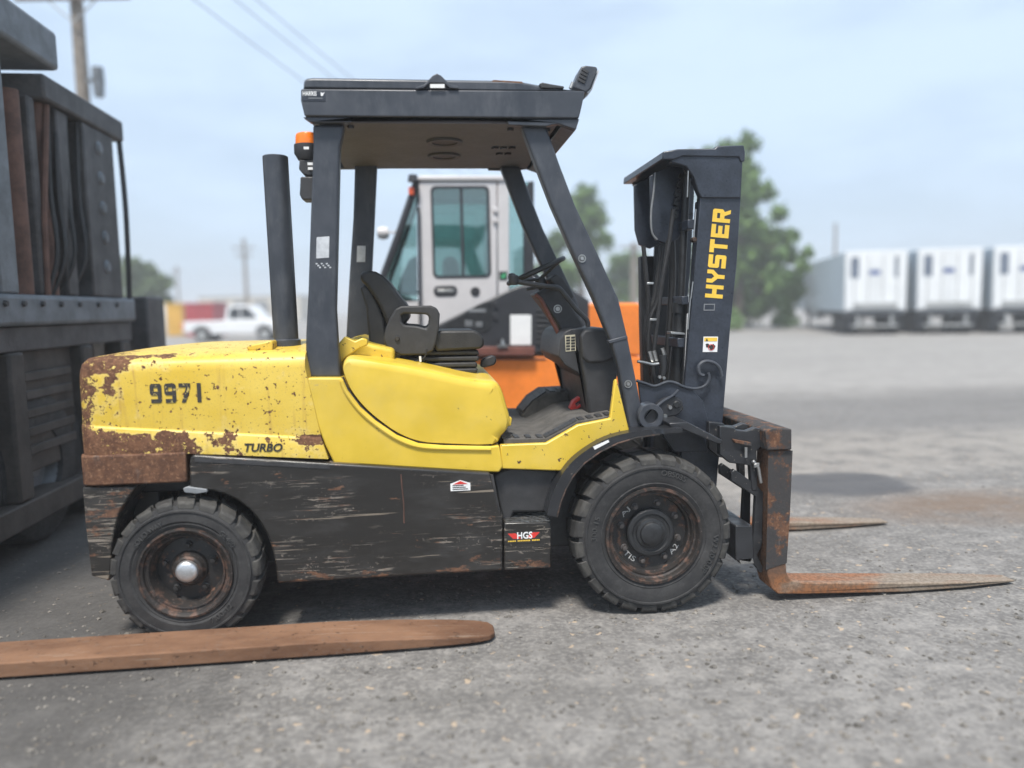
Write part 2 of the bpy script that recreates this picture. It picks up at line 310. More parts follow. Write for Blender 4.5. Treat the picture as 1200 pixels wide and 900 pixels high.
# ---------------------------------------------------------------- mesh tools
class B:
    def __init__(s): s.bm = bmesh.new()
    def poly(s, pts3, vec, holes=()):
        """closed outline (with holes) in any plane, pushed along vec into a solid"""
        bm = s.bm; vec = Vector(vec); loops = [[Vector(p) for p in L] for L in (pts3,)+tuple(holes)]
        ed = []; rings = []
        for L in loops:
            vs_ = [bm.verts.new(p) for p in L]; rings.append(vs_)
            ed += [bm.edges.new((vs_[i], vs_[(i+1) % len(vs_)])) for i in range(len(vs_))]
        if len(loops) == 1: fs = [bm.faces.new(rings[0])]
        else:
            r = bmesh.ops.triangle_fill(bm, use_beauty=True, edges=ed); fs = [g for g in r['geom'] if isinstance(g, bmesh.types.BMFace)]
        mp_ = {}
        for R in rings:
            for v in R: mp_[v] = bm.verts.new(v.co+vec)
        for f in fs: bm.faces.new([mp_[v] for v in reversed(f.verts)])
        for R in rings:
            for i in range(len(R)):
                a, b = R[i], R[(i+1) % len(R)]; bm.faces.new((a, mp_[a], mp_[b], b))
        return s
    def prism(s, xz, y0, y1, holes=()):
        f = lambda L: [(x, y0, z) for x, z in L]
        return s.poly(f(xz), (0, y1-y0, 0), tuple(f(h) for h in holes))
    def pp(s, pts, y0, y1, holes=(), yp=None):      # prism from picture points read on plane y = yp
        yp = y0 if yp is None else yp
        return s.prism(Q(pts, yp), y0, y1, tuple(Q(h, yp) for h in holes))
    def box(s, lo, hi):
        (a, b, c), (d, e, f) = lo, hi
        return s.poly([(a, b, c), (d, b, c), (d, b, f), (a, b, f)], (0, e-b, 0))
    def obox(s, c, ax, ay, az):                     # box from centre and three half-axis vectors
        c, ax, ay, az = map(Vector, (c, ax, ay, az))
        return s.poly([c-ax-ay-az, c+ax-ay-az, c+ax-ay+az, c-ax-ay+az], ay*2)
    def tube(s, path, r, n=10, r1=None):
        bm = s.bm; path = [Vector(p) for p in path]; k = len(path); prev = None; up = None
        for i, p in enumerate(path):
            t = (path[min(i+1, k-1)]-path[max(i-1, 0)]).normalized()
            if up is None: up = t.orthogonal().normalized()
            up = (up - t*up.dot(t)).normalized(); sd_ = t.cross(up)
            rr = r if r1 is None else r+(r1-r)*i/(k-1)
            ring = [bm.verts.new(p+(up*math.cos(a)+sd_*math.sin(a))*rr) for a in (2*math.pi*j/n for j in range(n))]
            if prev:
                for j in range(n): bm.faces.new((prev[j], prev[(j+1) % n], ring[(j+1) % n], ring[j]))
            else: bm.faces.new(list(reversed(ring)))
            prev = ring
        bm.faces.new(prev); return s
    def lathe(s, prof, c, n=48, axis='Y', closed=False):
        """prof: (radius, offset along axis)"""
        bm = s.bm; c = Vector(c); rings = []
        ax = {'X': (Vector((0, 1, 0)), Vector((0, 0, 1)), Vector((1, 0, 0))), 'Y': (Vector((1, 0, 0)), Vector((0, 0, 1)), Vector((0, 1, 0))),
              'Z': (Vector((1, 0, 0)), Vector((0, 1, 0)), Vector((0, 0, 1)))}[axis]
        for r, o in prof:
            if r < 1e-6: rings.append([bm.verts.new(c+ax[2]*o)])
            else: rings.append([bm.verts.new(c+ax[2]*o+(ax[0]*math.cos(a)+ax[1]*math.sin(a))*r) for a in (2*math.pi*j/n for j in range(n))])
        pairs = list(zip(rings, rings[1:])) + ([(rings[-1], rings[0])] if closed else [])
        for A, C in pairs:
            for j in range(n):
                k = (j+1) % n
                if len(A) == 1 and len(C) == 1: continue
                if len(A) == 1: bm.faces.new((A[0], C[k], C[j]))
                elif len(C) == 1: bm.faces.new((A[j], A[k], C[0]))
                else: bm.faces.new((A[j], A[k], C[k], C[j]))
        return s
    def loft(s, secs, cap=True, closed=True):
        bm = s.bm; R = [[bm.verts.new(p) for p in S] for S in secs]; n = len(R[0])
        for A, C in zip(R, R[1:]):
            for j in range(n if closed else n-1):
                k = (j+1) % n; bm.faces.new((A[j], A[k], C[k], C[j]))
        if cap: bm.faces.new(list(reversed(R[0]))); bm.faces.new(R[-1])
        return s
    def end(s, name, mat, parent=None, bevel=0.0, ang=35, seg=2, smooth=True):
        bmesh.ops.recalc_face_normals(s.bm, faces=s.bm.faces)
        me = bpy.data.meshes.new(name); s.bm.to_mesh(me); s.bm.free()
        o = bpy.data.objects.new(name, me); col.objects.link(o); me.materials.append(M[mat] if isinstance(mat, str) else mat)
        if smooth:
            me.shade_smooth(); me.set_sharp_from_angle(angle=rad(ang))
        if bevel:
            b = o.modifiers.new('bevel', 'BEVEL'); b.width = bevel; b.segments = seg; b.limit_method = 'ANGLE'; b.angle_limit = rad(32)
        if parent: adopt(o, parent)
        return o
def wmat(o):
    return (wmat(o.parent) @ o.matrix_parent_inverse @ o.matrix_basis) if o.parent else o.matrix_basis.copy()
def adopt(o, parent):
    o.parent = parent; o.matrix_parent_inverse = wmat(parent).inverted()
def tag(o, label=None, cat=None, group=None, kind=None):
    for k, v in (('label', label), ('category', cat), ('group', group), ('kind', kind)):
        if v: o[k] = v
    return o
def thing(name, loc, label, cat, group=None):
    o = bpy.data.objects.new(name, None); col.objects.link(o); o.location = loc; o.empty_display_size = 0.2
    return tag(o, label, cat, group)
def copy_tree(o, parent=None):
    c = o.copy(); col.objects.link(c); c.parent = parent
    for ch in [x for x in col.objects if x.parent == o]: copy_tree(ch, c)
    return c
def rrect(x0, z0, x1, z1, r, n=4):
    out = []
    for cx, cz, a0 in ((x1-r, z1-r, 0), (x0+r, z1-r, 90), (x0+r, z0+r, 180), (x1-r, z0+r, 270)):
        for i in range(n+1):
            a = rad(a0+90*i/n); out.append((cx+r*math.cos(a), cz+r*math.sin(a)))
    return out
def smooth_path(pts, k=6, closed=False):             # Catmull-Rom through the points
    pts = [Vector(p) for p in pts]; n = len(pts); out = []
    for i in range(n if closed else n-1):
        g = lambda j: pts[j % n] if closed else pts[max(0, min(n-1, j))]
        a, b, c, d = g(i-1), g(i), g(i+1), g(i+2)
        for q in range(k):
            t = q/k
            out.append(0.5*((2*b)+(c-a)*t+(2*a-5*b+4*c-d)*t*t+(3*b-a-3*c+d)*t**3))
    if not closed: out.append(pts[-1])
    return out
def text_mesh(txt, shear=0.0, offset=0.0, spacing=1.0):
    cu = bpy.data.curves.new('t', 'FONT'); cu.body = txt; cu.shear = shear; cu.offset = offset; cu.space_character = spacing; cu.extrude = 0.02; cu.resolution_u = 3
    ob = bpy.data.objects.new('t', cu); col.objects.link(ob)
    dg = bpy.context.evaluated_depsgraph_get(); me = bpy.data.meshes.new_from_object(ob.evaluated_get(dg))
    bpy.data.objects.remove(ob); bpy.data.curves.remove(cu); return me
def text_on(name, txt, mat, parent, o, u, v, w, h, shear=0.0, offset=0.0, depth=0.0012, arc=None):
    """flat lettering fitted to w x h from corner o along u (reading) and v (up)"""
    me = text_mesh(txt, shear, offset); me.name = name
    xs = [q.co.x for q in me.vertices]; ys = [q.co.y for q in me.vertices]
    x0, x1, y0, y1 = min(xs), max(xs), min(ys), max(ys); o, u, v = Vector(o), Vector(u).normalized(), Vector(v).normalized(); n = u.cross(v)
    for q in me.vertices:
        a, b = (q.co.x-x0)/(x1-x0), (q.co.y-y0)/(y1-y0); dz = (0.5+0.5*(1 if q.co.z > 0 else -1))*depth
        if arc:                                     # arc: (radius, centre angle, sign)
            R, ac, sg = arc; an = ac - sg*(a-0.5)*w/R; rr = R + sg*(b-0.5)*h
            q.co = o + (u*math.cos(an)+v*math.sin(an))*rr + n*dz
        else: q.co = o + u*(a*w) + v*(b*h) + n*dz
    me.materials.clear(); me.materials.append(M[mat])
    ob = bpy.data.objects.new(name, me); col.objects.link(ob)
    if parent: adopt(ob, parent)
    return ob
LET = {'H': [[(0,0),(3,0),(3,4.5),(7,4.5),(7,0),(10,0),(10,12),(7,12),(7,7.5),(3,7.5),(3,12),(0,12)]],
 'Y': [[(3.5,0),(6.5,0),(6.5,4.5),(10,8),(10,12),(7,12),(7,8.8),(5,7),(3,8.8),(3,12),(0,12),(0,8),(3.5,4.5)]],
 'S': [[(0,0),(9,0),(10,1),(10,6.5),(9,7.5),(3,7.5),(3,9),(10,9),(10,12),(1,12),(0,11),(0,5.5),(1,4.5),(7,4.5),(7,3),(0,3)]],
 'T': [[(3.5,0),(6.5,0),(6.5,9),(10,9),(10,12),(0,12),(0,9),(3.5,9)]],
 'E': [[(0,0),(10,0),(10,3),(3,3),(3,4.6),(9,4.6),(9,7.4),(3,7.4),(3,9),(10,9),(10,12),(0,12)]],
 'R': [[(0,0),(3,0),(3,4),(5,4),(7,0),(10,0),(8,4.2),(9,4.6),(10,5.6),(10,11),(9,12),(0,12)], [(3,7),(7,7),(7,9),(3,9)]],
 '9': [[(0.6,0),(7,0),(8,1.2),(8,10.8),(7,12),(1,12),(0,10.8),(0,6),(1,4.8),(5.3,4.8),(5.3,2.4),(0.6,2.4)], [(2.6,7.1),(5.4,7.1),(5.4,9.7),(2.6,9.7)]],
 '7': [[(1.6,0),(4.4,0),(8,9.6),(8,12),(0,12),(0,9.6),(5.2,9.6)]], '1': [[(2.6,0),(5.4,0),(5.4,12),(2.6,12)]]}
def letters(name, txt, mat, parent, o, u, v, h, adv, depth=0.0012, wscale=1.0):
    b = B(); o, u, v = Vector(o), Vector(u).normalized(), Vector(v).normalized(); n = u.cross(v); k = h/12
    for i, ch in enumerate(txt):
        L = [[o+u*((x*wscale+i*adv)*k)+v*(y*k) for x, y in q] for q in LET[ch]]
        b.poly(L[0], n*depth, tuple(L[1:]))
    return b.end(name, mat, parent, smooth=False)
# ================================================================ ground
def make_ground():
    m = Mat('worn_gravel_asphalt', (0.2, 0.2, 0.2), 0.9, 0.0, 0.2)
    x, y, z = m.xyz()
    big = m.noise(0.35, 5, 0.6); mid = m.noise(2.6, 6, 0.62, off=(3, 7, 0)); fine = m.noise(38, 4, 0.65); grit = m.noise(120, 3, 0.6, off=(1, 2, 0))
    wob = (m.noise(0.22, 3, 0.5, off=(9, 4, 0)) - 0.5)
    c = m.mix((mid*0.6+big*0.4).step(0.35, 0.66), (0.128, 0.122, 0.116), (0.235, 0.225, 0.214))
    mot = m.noise(9, 5, 0.65, off=(4, 4, 0)); c = m.mix(mot.step(0.56, 0.42)*0.55, c, (0.105, 0.10, 0.097)); c = m.mix(mot.step(0.56, 0.70)*0.5, c, (0.33, 0.31, 0.285))
    c = m.mix(fine.step(0.42, 0.66)*0.5, c, (0.31, 0.295, 0.275)); c = m.mix(grit.step(0.60, 0.74)*0.5, c, (0.06, 0.06, 0.062))
    st = m.noise(16, 2, 0.5, off=(5, 5, 0)).step(0.66, 0.71); c = m.mix(st*0.8, c, (0.42, 0.33, 0.24))
    st2 = m.noise(30, 2, 0.5, off=(2, 8, 0)).step(0.70, 0.73); c = m.mix(st2*0.8, c, (0.055, 0.055, 0.058))
    # dry pale strip of the yard, then the long pale concrete apron beyond a dark gravel band
    yy = y + wob*1.6
    c = m.mix(yy.step(2.0, 3.0)*yy.step(5.2, 4.4)*0.5*mid.step(0.3, 0.6), c, (0.30, 0.275, 0.245))
    c = m.mix(yy.step(4.0, 5.4)*yy.step(9.0, 6.8)*0.55*mid.step(0.2, 0.6), c, (0.15, 0.145, 0.142))
    c = m.mix(yy.step(7.2, 10.0)*0.9, c, m.mix((mid*0.5+m.noise(0.12, 5, 0.65, stretch=(0.4, 1, 1))*0.5).step(0.35, 0.65), (0.235, 0.225, 0.214), (0.31, 0.296, 0.28)))
    # damp oil stain and a brown dirt patch beside the forks
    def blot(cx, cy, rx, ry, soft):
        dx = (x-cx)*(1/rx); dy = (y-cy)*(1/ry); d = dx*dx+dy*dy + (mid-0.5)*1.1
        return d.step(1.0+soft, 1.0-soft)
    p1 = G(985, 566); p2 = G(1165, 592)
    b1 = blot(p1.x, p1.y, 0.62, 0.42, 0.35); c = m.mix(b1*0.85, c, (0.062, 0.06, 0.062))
    b2 = blot(p2.x, p2.y, 1.0, 0.45, 0.95); c = m.mix(b2*mid.step(0.35, 0.6, 0.35, 1.0)*0.8, c, (0.15, 0.105, 0.075))
    b_shade = blot(-3.1, 0.9, 1.3, 2.6, 0.7); c = m.mix(b_shade*0.8, c, (0.065, 0.062, 0.06))  # shadow between lift truck and forklift rear, painted into the ground colour
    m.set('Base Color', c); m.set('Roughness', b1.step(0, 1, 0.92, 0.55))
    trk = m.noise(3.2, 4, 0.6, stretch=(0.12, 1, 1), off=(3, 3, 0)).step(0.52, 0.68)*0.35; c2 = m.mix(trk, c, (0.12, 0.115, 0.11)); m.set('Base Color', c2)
    m.bump(mid*0.8+fine*0.35+grit*0.12+st*0.25, 0.016, 0.75); return m.m
M['ground'] = make_ground()
b = B(); xs = [-1500, -200, -40, -12, -6, -3, 0, 3, 6, 12, 40, 200, 1500]; ys = [-60, -8, -4, -2, 0, 2, 5, 10, 20, 60, 200, 800, 3000]
gv = [[b.bm.verts.new((xx, yy, 0)) for xx in xs] for yy in ys]
for j in range(len(ys)-1):
    for i in range(len(xs)-1): b.bm.faces.new((gv[j][i], gv[j][i+1], gv[j+1][i+1], gv[j+1][i]))
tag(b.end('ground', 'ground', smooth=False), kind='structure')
# loose grit on the surface
M['pebble'] = plain('mixed_pebbles', (0.15, 0.138, 0.122), 0.9, 0, 0.7, 9)
b = B(); rnd = random.Random(5)
def pebble(bm, x, y, r):
    vs_ = []
    for (a, c_, e) in ((1,0,0),(-1,0,0),(0,1,0),(0,-1,0),(0,0,.8),(.6,.6,.35),(-.6,.6,.4),(-.6,-.6,.35),(.6,-.6,.4)):
        k = r*rnd.uniform(0.7, 1.25); vs_.append(bm.verts.new((x+a*k, y+c_*k, max(-0.002, e*k*0.8))))
    i = vs_
    for f in ((0,5,4),(5,2,4),(2,6,4),(6,1,4),(1,7,4),(7,3,4),(3,8,4),(8,0,4)): bm.faces.new([i[q] for q in f])
for q in range(3600):
    px = rnd.uniform(-60, 1260); py = 500 + 400*rnd.random()**0.8; g = G(px, py)
    pebble(b.bm, g.x, g.y, rnd.choice((0.0035, 0.005, 0.005, 0.007, 0.010)) * rnd.uniform(0.7, 1.3))
for q in range(260):
    g = G(rnd.uniform(-40, 1240), 640 + 260*rnd.random()); pebble(b.bm, g.x, g.y, rnd.uniform(0.010, 0.019))
tag(b.end('gravel', 'pebble', smooth=False), 'loose grey and tan grit scattered over the yard surface', 'gravel', kind='stuff')

# ================================================================ the yellow forklift
YC = 0.70
mir = lambda y: 2*YC - y
FL = thing('forklift', (-1.05, YC, 0), 'yellow and black diesel forklift with rusted counterweight and upright black mast, parked with forks lowered', 'forklift')

# ---- counterweight
def lerp_curve(tab, v):
    for (a, p), (c, q) in zip(tab, tab[1:]):
        if v <= c: return p+(q-p)*max(0, (v-a))/(c-a)
    return tab[-1][1]
edge = sorted((p.z, p.x) for p in (P(a, c, 0.06) for a, c in ((354, 405), (356, 411), (357, 440), (361, 462), (367, 487), (378.5, 520), (384.5, 537), (386, 545))))
zb_l, zb_r = P(219, 531, 0.06).z, P(384, 538, 0.06).z
xr_ref = P(384, 538, 0.06).x
zl_l, zl_r = P(96, 499, 0.06).z, P(375, 514, 0.06).z
zn = [(0.0, P(97, 426, 0.06).z), (0.03, P(103, 421, 0.06).z), (0.10, P(120, 419, 0.06).z), (0.5, P(215, 416, 0.06).z), (1.0, P(352, 412, 0.06).z)]
zc0 = P(290, 400, YC).z
secs = []
for s in (0, 0.008, 0.02, 0.04, 0.07, 0.1, 0.16, 0.25, 0.4, 0.55, 0.7, 0.85, 1.0):
    zb = zb_l+(zb_r-zb_l)*max(0, (s-0.43)/0.57); zl = zl_l+(zl_r-zl_l)*s; ze = lerp_curve(zn, s)
    zc = max(ze, ze+(zc0-ze)*min(1, s/0.35)); t = s*1.25; rc = 0.09
    ins = rc-math.sqrt(max(0, rc*rc-(rc-min(t, rc))**2)); drop = 0.05-math.sqrt(max(0, 0.05**2-(0.05-min(t, 0.05))**2))
    y0 = 0.06+ins; ze -= drop*0.6; zc -= drop*0.6
    near = [(y0, zb), (y0, zl-0.006), (y0+0.004, zl), (y0+0.012, zl+0.005), (y0+0.014, ze-0.075), (y0+0.022, ze-0.04), (y0+0.042, ze-0.016), (y0+0.085, ze-0.002),
            (y0+0.2, ze+0.45*(zc-ze)), (0.5, ze+0.9*(zc-ze))]
    loop = near+[(YC, zc)]+[(mir(y), z) for y, z in reversed(near)]
    secs.append([(XL+s*(lerp_curve(edge, z)-XL), y, z) for y, z in loop])
cw = B().loft(secs).end('counterweight', 'yellow_worn', FL, ang=40)
cw['label'] = 'chipped yellow counterweight streaked with rust'
# rusty lower lip and the black weight behind the rear wheel
z0, z1 = P(95, 570, 0.06).z, P(150, 532, 0.06).z-0.001
b = B(); xa, xb = XL-0.005, P(219, 550, 0.06).x
out = [(xa+0.06, 0.052), (xb, 0.052), (xb, mir(0.052)), (xa+0.06, mir(0.052)), (xa+0.018, mir(0.07)), (xa, mir(0.115)), (xa, 0.115), (xa+0.018, 0.07)]
b.poly([(x, y, z0) for x, y in out], (0, 0, z1-z0)); b.end('counterweight_lip', 'rust', FL, bevel=0.008)['label'] = 'rusted brown lower lip of the counterweight'
lowpts = [(96.5, 571), (159, 571), (151, 582), (141, 597), (136, 612), (132, 632), (130, 660), (128, 681), (107, 675), (105, 657), (99, 607)]
b = B(); b.pp(lowpts, 0.065, 0.30); b.end('rear_guard_plate', 'black_rusty', FL, bevel=0.006)
b = B(); b.pp(lowpts, mir(0.30), mir(0.065), yp=0.065); b.end('rear_guard_plate', 'black_rusty', FL, bevel=0.006)
b = B(); q = Q(lowpts, 0.065); xq = [a for a, _ in q]; zq = [c for _, c in q]
b.box((min(xq)+0.03, 0.302, min(zq)+0.05), (min(xq)+0.25, mir(0.302), max(zq)-0.004)); b.end('rear_weight', 'black_rusty', FL, bevel=0.01)
# lettering
def at(px, py, y): return P(px, py, y)
ux = Vector((1, 0, 0)); uz = Vector((0, 0, 1)); uy = Vector((0, 1, 0))
o = at(176.5, 472.5, 0.0715); letters('number_marking', '9971', 'worn_ink', FL, (o.x, 0.0715, o.z), (1, 0, -0.01), uz, 0.088, 8.6, wscale=0.86)
o = at(287, 529.5, 0.0595); w_ = at(331.5, 531, 0.0595).x-o.x
text_on('turbo_lettering', 'TURBO', 'decal_black', FL, (o.x, 0.0585, o.z), (1, 0, -0.035), uz, w_, 0.040, shear=0.25, offset=0.028)
# hood lip and exhaust stack
b = B(); b.pp([(288, 408), (292, 405), (318, 399), (320, 402), (320, 411), (292, 411)], 0.20, 0.50); b.end('exhaust_cover', 'yellow_worn', FL, bevel=0.006)
top, bot = P(322.5, 183, 0.36), P(336, 409, 0.36)
b = B(); d = (bot-top)
n_ = 26
for i in range(1):
    prof = [(0.058, 0), (0.060, 0.004), (0.060, d.length-0.05), (0.070, d.length-0.045), (0.070, d.length)]
ang = math.atan2(bot.x-top.x, top.z-bot.z)
b.lathe([(0.052, 0.02), (0.056, 0.0)]+prof[1:]+[(0.0, d.length)], (0, 0, 0), 28, 'Z'); b.lathe([(0.0, 0.15), (0.051, 0.15), (0.0515, 0.02)], (0, 0, 0), 28, 'Z')
for v in b.bm.verts:
    zz = v.co.z; v.co = top + d.normalized()*zz + Vector((v.co.x, v.co.y, 0))
b.end('exhaust_stack', 'guard', FL, ang=40)

# ---- black side panel, chassis and step
arch = [(325, 684), (322, 657), (317, 638), (312, 625), (303, 610), (292, 597), (279, 587), (265, 580), (250, 575.5), (222, 573)]
side = [(222, 537), (226, 533)] + [(391, 543.2), (574, 554.2), (584, 590), (589, 604), (589, 668.5)] + arch
YS = 0.045
b = B(); b.pp(side, YS, YS+0.16); b.end('side_panel', 'black_scraped', FL, bevel=0.012, seg=3)
b = B(); b.pp(side, mir(YS+0.16), mir(YS), yp=YS); b.end('side_panel', 'black_scraped', FL, bevel=0.012, seg=3)
b = B(); b.pp([(228, 541), (386, 549.5), (386, 545.6), (228, 536.4)], YS-0.003, YS-0.0004); b.end('panel_edge', 'plastic', FL)
b = B(); b.tube(smooth_path([P(470, 556, YS-0.001), P(471, 570, YS-0.001), P(473, 590, YS-0.001), P(473.5, 613, YS-0.001)], 3), 0.0035, 6); b.end('drip_mark', 'left_rust', FL)
b = B(); b.pp([(214, 572.5), (220, 570.5), (242, 573.5), (243, 577), (230, 579), (216, 577.5)], 0.035, 0.06); b.end('weld_tab', 'concrete_grey', FL, bevel=0.004)
b = B(); x0, x1 = P(300, 600, 0.3).x, P(700, 600, 0.3).x
b.box((x0, 0.22, 0.30), (x1-0.12, mir(0.22), 0.74)); b.end('chassis', 'dark_metal', FL, bevel=0.01)
b = B(); x0, x1 = P(120, 600, 0.3).x, P(335, 600, 0.3).x
b.box((x0+0.05, 0.27, 0.66), (x1, mir(0.27), 0.90)); b.end('rear_frame', 'dark_metal', FL, bevel=0.01)
rc_ = P(217, 673.5, 0.0)
b = B(); b.box((rc_.x-0.10, 0.12, 0.26), (rc_.x+0.10, mir(0.12), 0.40)); b.end('steer_axle', 'dark_metal', FL, bevel=0.02)
b = B(); b.lathe([(0.0, 0), (0.14, 0), (0.14, 0.74), (0.0, 0.74)], (0.0, 0.33, 0.40), 20); b.box((-0.2, 0.5, 0.25), (0.2, 0.9, 0.58)); b.end('drive_axle', 'dark_metal', FL, bevel=0.02)
# step with diamond-plate tread
step_f = [(591, 613), (645.5, 612), (645.5, 665.5), (591, 668.5)]
b = B(); b.pp(step_f, YS+0.001, YS+0.26); so = b.end('step', 'black_scraped', FL, bevel=0.006)
zst = P(620, 612.5, YS).z; xa, xb = P(591, 612, YS).x, P(645, 612, YS).x
b = B(); k = 0
for i in range(9):
    for j in range(6):
        cx, cy = xa+0.018+i*(xb-xa-0.03)/8, YS+0.02+j*0.034; s_ = 1 if (i+j) % 2 else -1
        b.obox((cx, cy, zst+0.002), Vector((0.011, 0.007*s_, 0)), Vector((-0.0028*s_, 0.0045, 0)), (0, 0, 0.0028))
b.end('tread_plate', 'steel', so, smooth=False)
plast = [(590, 551), (600, 548.5), (656, 552), (648, 575), (641, 600), (602, 600), (598, 612), (589, 612), (585, 590), (578, 558)]
b = B(); b.pp(plast, 0.13, 0.30); b.end('lower_cowl', 'plastic', FL, bevel=0.010)
b = B(); b.pp(plast, mir(0.30), mir(0.13), yp=0.13); b.end('lower_cowl', 'plastic', FL, bevel=0.010)
b = B(); b.pp([(574.5, 556), (578, 557), (586, 598), (583.5, 598)], YS-0.001, YS+0.02); b.end('panel_gap_seal', 'rubber', FL)
# step decal
o = P(594.5, 637, YS); e = P(633, 622, YS); W_, H_ = e.x-o.x, e.z-o.z
yd = YS-0.0008
b = B(); b.box((o.x-0.002, yd-0.0003, o.z), (e.x+0.002, yd, e.z)); dec = b.end('step_decal', 'decal_black', FL, smooth=False)
for k in (0, 1):
    for i in range(2):
        b = B(); s_ = 1 if k == 0 else -1; xx = (o.x+0.003+i*W_*0.12) if k == 0 else (e.x-0.003-i*W_*0.12)
        b.poly([(xx, yd-0.0004, e.z-0.006), (xx+s_*0.018, yd-0.0004, e.z-0.006), (xx+s_*0.045, yd-0.0004, o.z+0.022), (xx+s_*0.026, yd-0.0004, o.z+0.022)], (0, -0.0008, 0)); b.end('decal_stripe', 'decal_red', dec, smooth=False)
text_on('decal_lettering', 'HGS', 'white', dec, (o.x+W_*0.30, yd-0.001, o.z+0.020), ux, uz, W_*0.46, 0.034, offset=0.02)
text_on('decal_lettering', '----- -------- -----', 'decal_yellow', dec, (o.x+0.004, yd-0.001, o.z+0.008), ux, uz, W_*0.95, 0.006)
# little warning sticker on the side panel
o = P(528, 575.5, YS); e = P(551, 563, YS)
b = B(); b.poly([(o.x, yd, o.z), (e.x, yd, o.z), (e.x, yd, e.z-0.012), ((o.x+e.x)/2, yd, e.z+0.004), (o.x, yd, e.z-0.012)], (0, -0.0008, 0)); st = b.end('sticker', 'white', FL, smooth=False)
b = B(); b.poly([(o.x+0.012, yd-0.0012, e.z-0.016), (e.x-0.012, yd-0.0012, e.z-0.016), ((o.x+e.x)/2, yd-0.0012, e.z)], (0, -0.0006, 0)); b.end('sticker_print', 'decal_red', st, smooth=False)
b = B()
for i in range(3): b.box((o.x+0.010, yd-0.0018, o.z+0.006+i*0.009), (e.x-0.012-0.01*i, yd-0.0012, o.z+0.010+i*0.009))
b.end('sticker_print', 'decal_black', st, smooth=False)

# ---- yellow cowl and engine cover
curve = [(401, 443), (407, 457), (422, 477), (440, 493), (465, 510), (490, 519.5), (520, 522), (576, 523)]
cowl = [(359.5, 443)] + curve + [(585, 522), (589.5, 547), (585, 553.6), (572, 553.4), (391, 542.6), (380, 520), (367, 484)]
YW = 0.075
b = B(); b.pp(cowl, YW, YW+0.2); b.end('side_cowl', 'yellow', FL, bevel=0.008, seg=3)
b = B(); b.pp(cowl, mir(YW+0.2), mir(YW), yp=YW); b.end('side_cowl', 'yellow', FL, bevel=0.008, seg=3)
b = B(); b.tube(smooth_path([P(a-1, c+3.5, YW-0.001) for a, c in curve], 4), 0.010, 8); b.end('cowl_rib', 'yellow', FL)
front_cowl = [(586, 521.5), (640, 519.5), (660, 508), (677, 498), (715, 490.5), (720.5, 447), (722.5, 444), (738, 506), (712, 514), (690, 528), (670, 540), (657, 552), (588, 549.5)]
b = B(); b.pp(front_cowl, 0.085, 0.12); b.end('front_cowl', 'yellow_chipped', FL, bevel=0.006)
b = B(); b.pp(front_cowl, mir(0.12), mir(0.085), yp=0.085); b.end('front_cowl', 'yellow_chipped', FL, bevel=0.006)
cover = [(403, 437), (402, 427), (405, 420), (412, 418), (440, 421.5), (490, 430), (535, 440), (562, 445), (580, 447), (588, 456), (594, 475), (598, 490), (596, 501), (588, 511), (577, 520.5), (520, 519.5), (492, 517), (467, 507.5), (443, 491), (425, 474.5), (411, 456)]
def pillow(outline, layers, wt=lambda v: 1.0):
    n = len(outline); nrm = []
    A = sum(outline[i][0]*outline[(i+1) % n][1]-outline[(i+1) % n][0]*outline[i][1] for i in range(n)); sg = 1 if A > 0 else -1
    for i in range(n):
        (ax, az), (bx, bz), (cx, cz) = outline[i-1], outline[i], outline[(i+1) % n]
        d1 = Vector((bx-ax, bz-az)).normalized(); d2 = Vector((cx-bx, cz-bz)).normalized(); t = (d1+d2).normalized()
        nrm.append(Vector((-t.y, t.x))*sg)
    return [[(outline[i][0]+nrm[i].x*a*wt(nrm[i]), y, outline[i][1]+nrm[i].y*a*wt(nrm[i])) for i in range(n)] for y, a in layers]
oc = Q(cover, 0.10); den = [(p.x, p.y) for p in smooth_path([(x, z, 0) for x, z in oc], 3, True)]
lay = [(0.079, 0.034), (0.082, 0.022), (0.092, 0.009), (0.108, 0.0025), (0.14, 0.0)]
cwt = lambda v: 0.14+1.1*max(0, -v.y)+1.9*max(0, -v.x)**2
S_ = pillow(den, lay+[(mir(y), a) for y, a in reversed(lay)], cwt)
b = B(); b.loft(S_); b.end('engine_cover', 'yellow', FL, ang=24)
b = B(); b.tube(smooth_path([P(a, c-1.0, YW+0.02) for a, c in curve], 4), 0.009, 8); b.end('cover_gasket', 'rubber', FL)
b = B(); b.pp([(398, 401), (415, 397), (438, 404), (462, 409), (462, 440), (396, 440)], 0.34, mir(0.34)); b.end('rear_hood', 'yellow_chipped', FL, bevel=0.02, seg=3)
b = B(); b.pp([(397, 402), (404, 394), (416, 400), (424, 396), (430, 398), (431, 404), (420, 409), (404, 420), (398, 428), (396, 420)], 0.24, 0.30); b.end('hood_latch', 'yellow_chipped', FL, bevel=0.006)
b = B(); b.pp([(592, 487), (600, 490), (599, 499), (594, 500)], 0.22, 0.27); b.end('cover_hinge', 'yellow', FL, bevel=0.004)

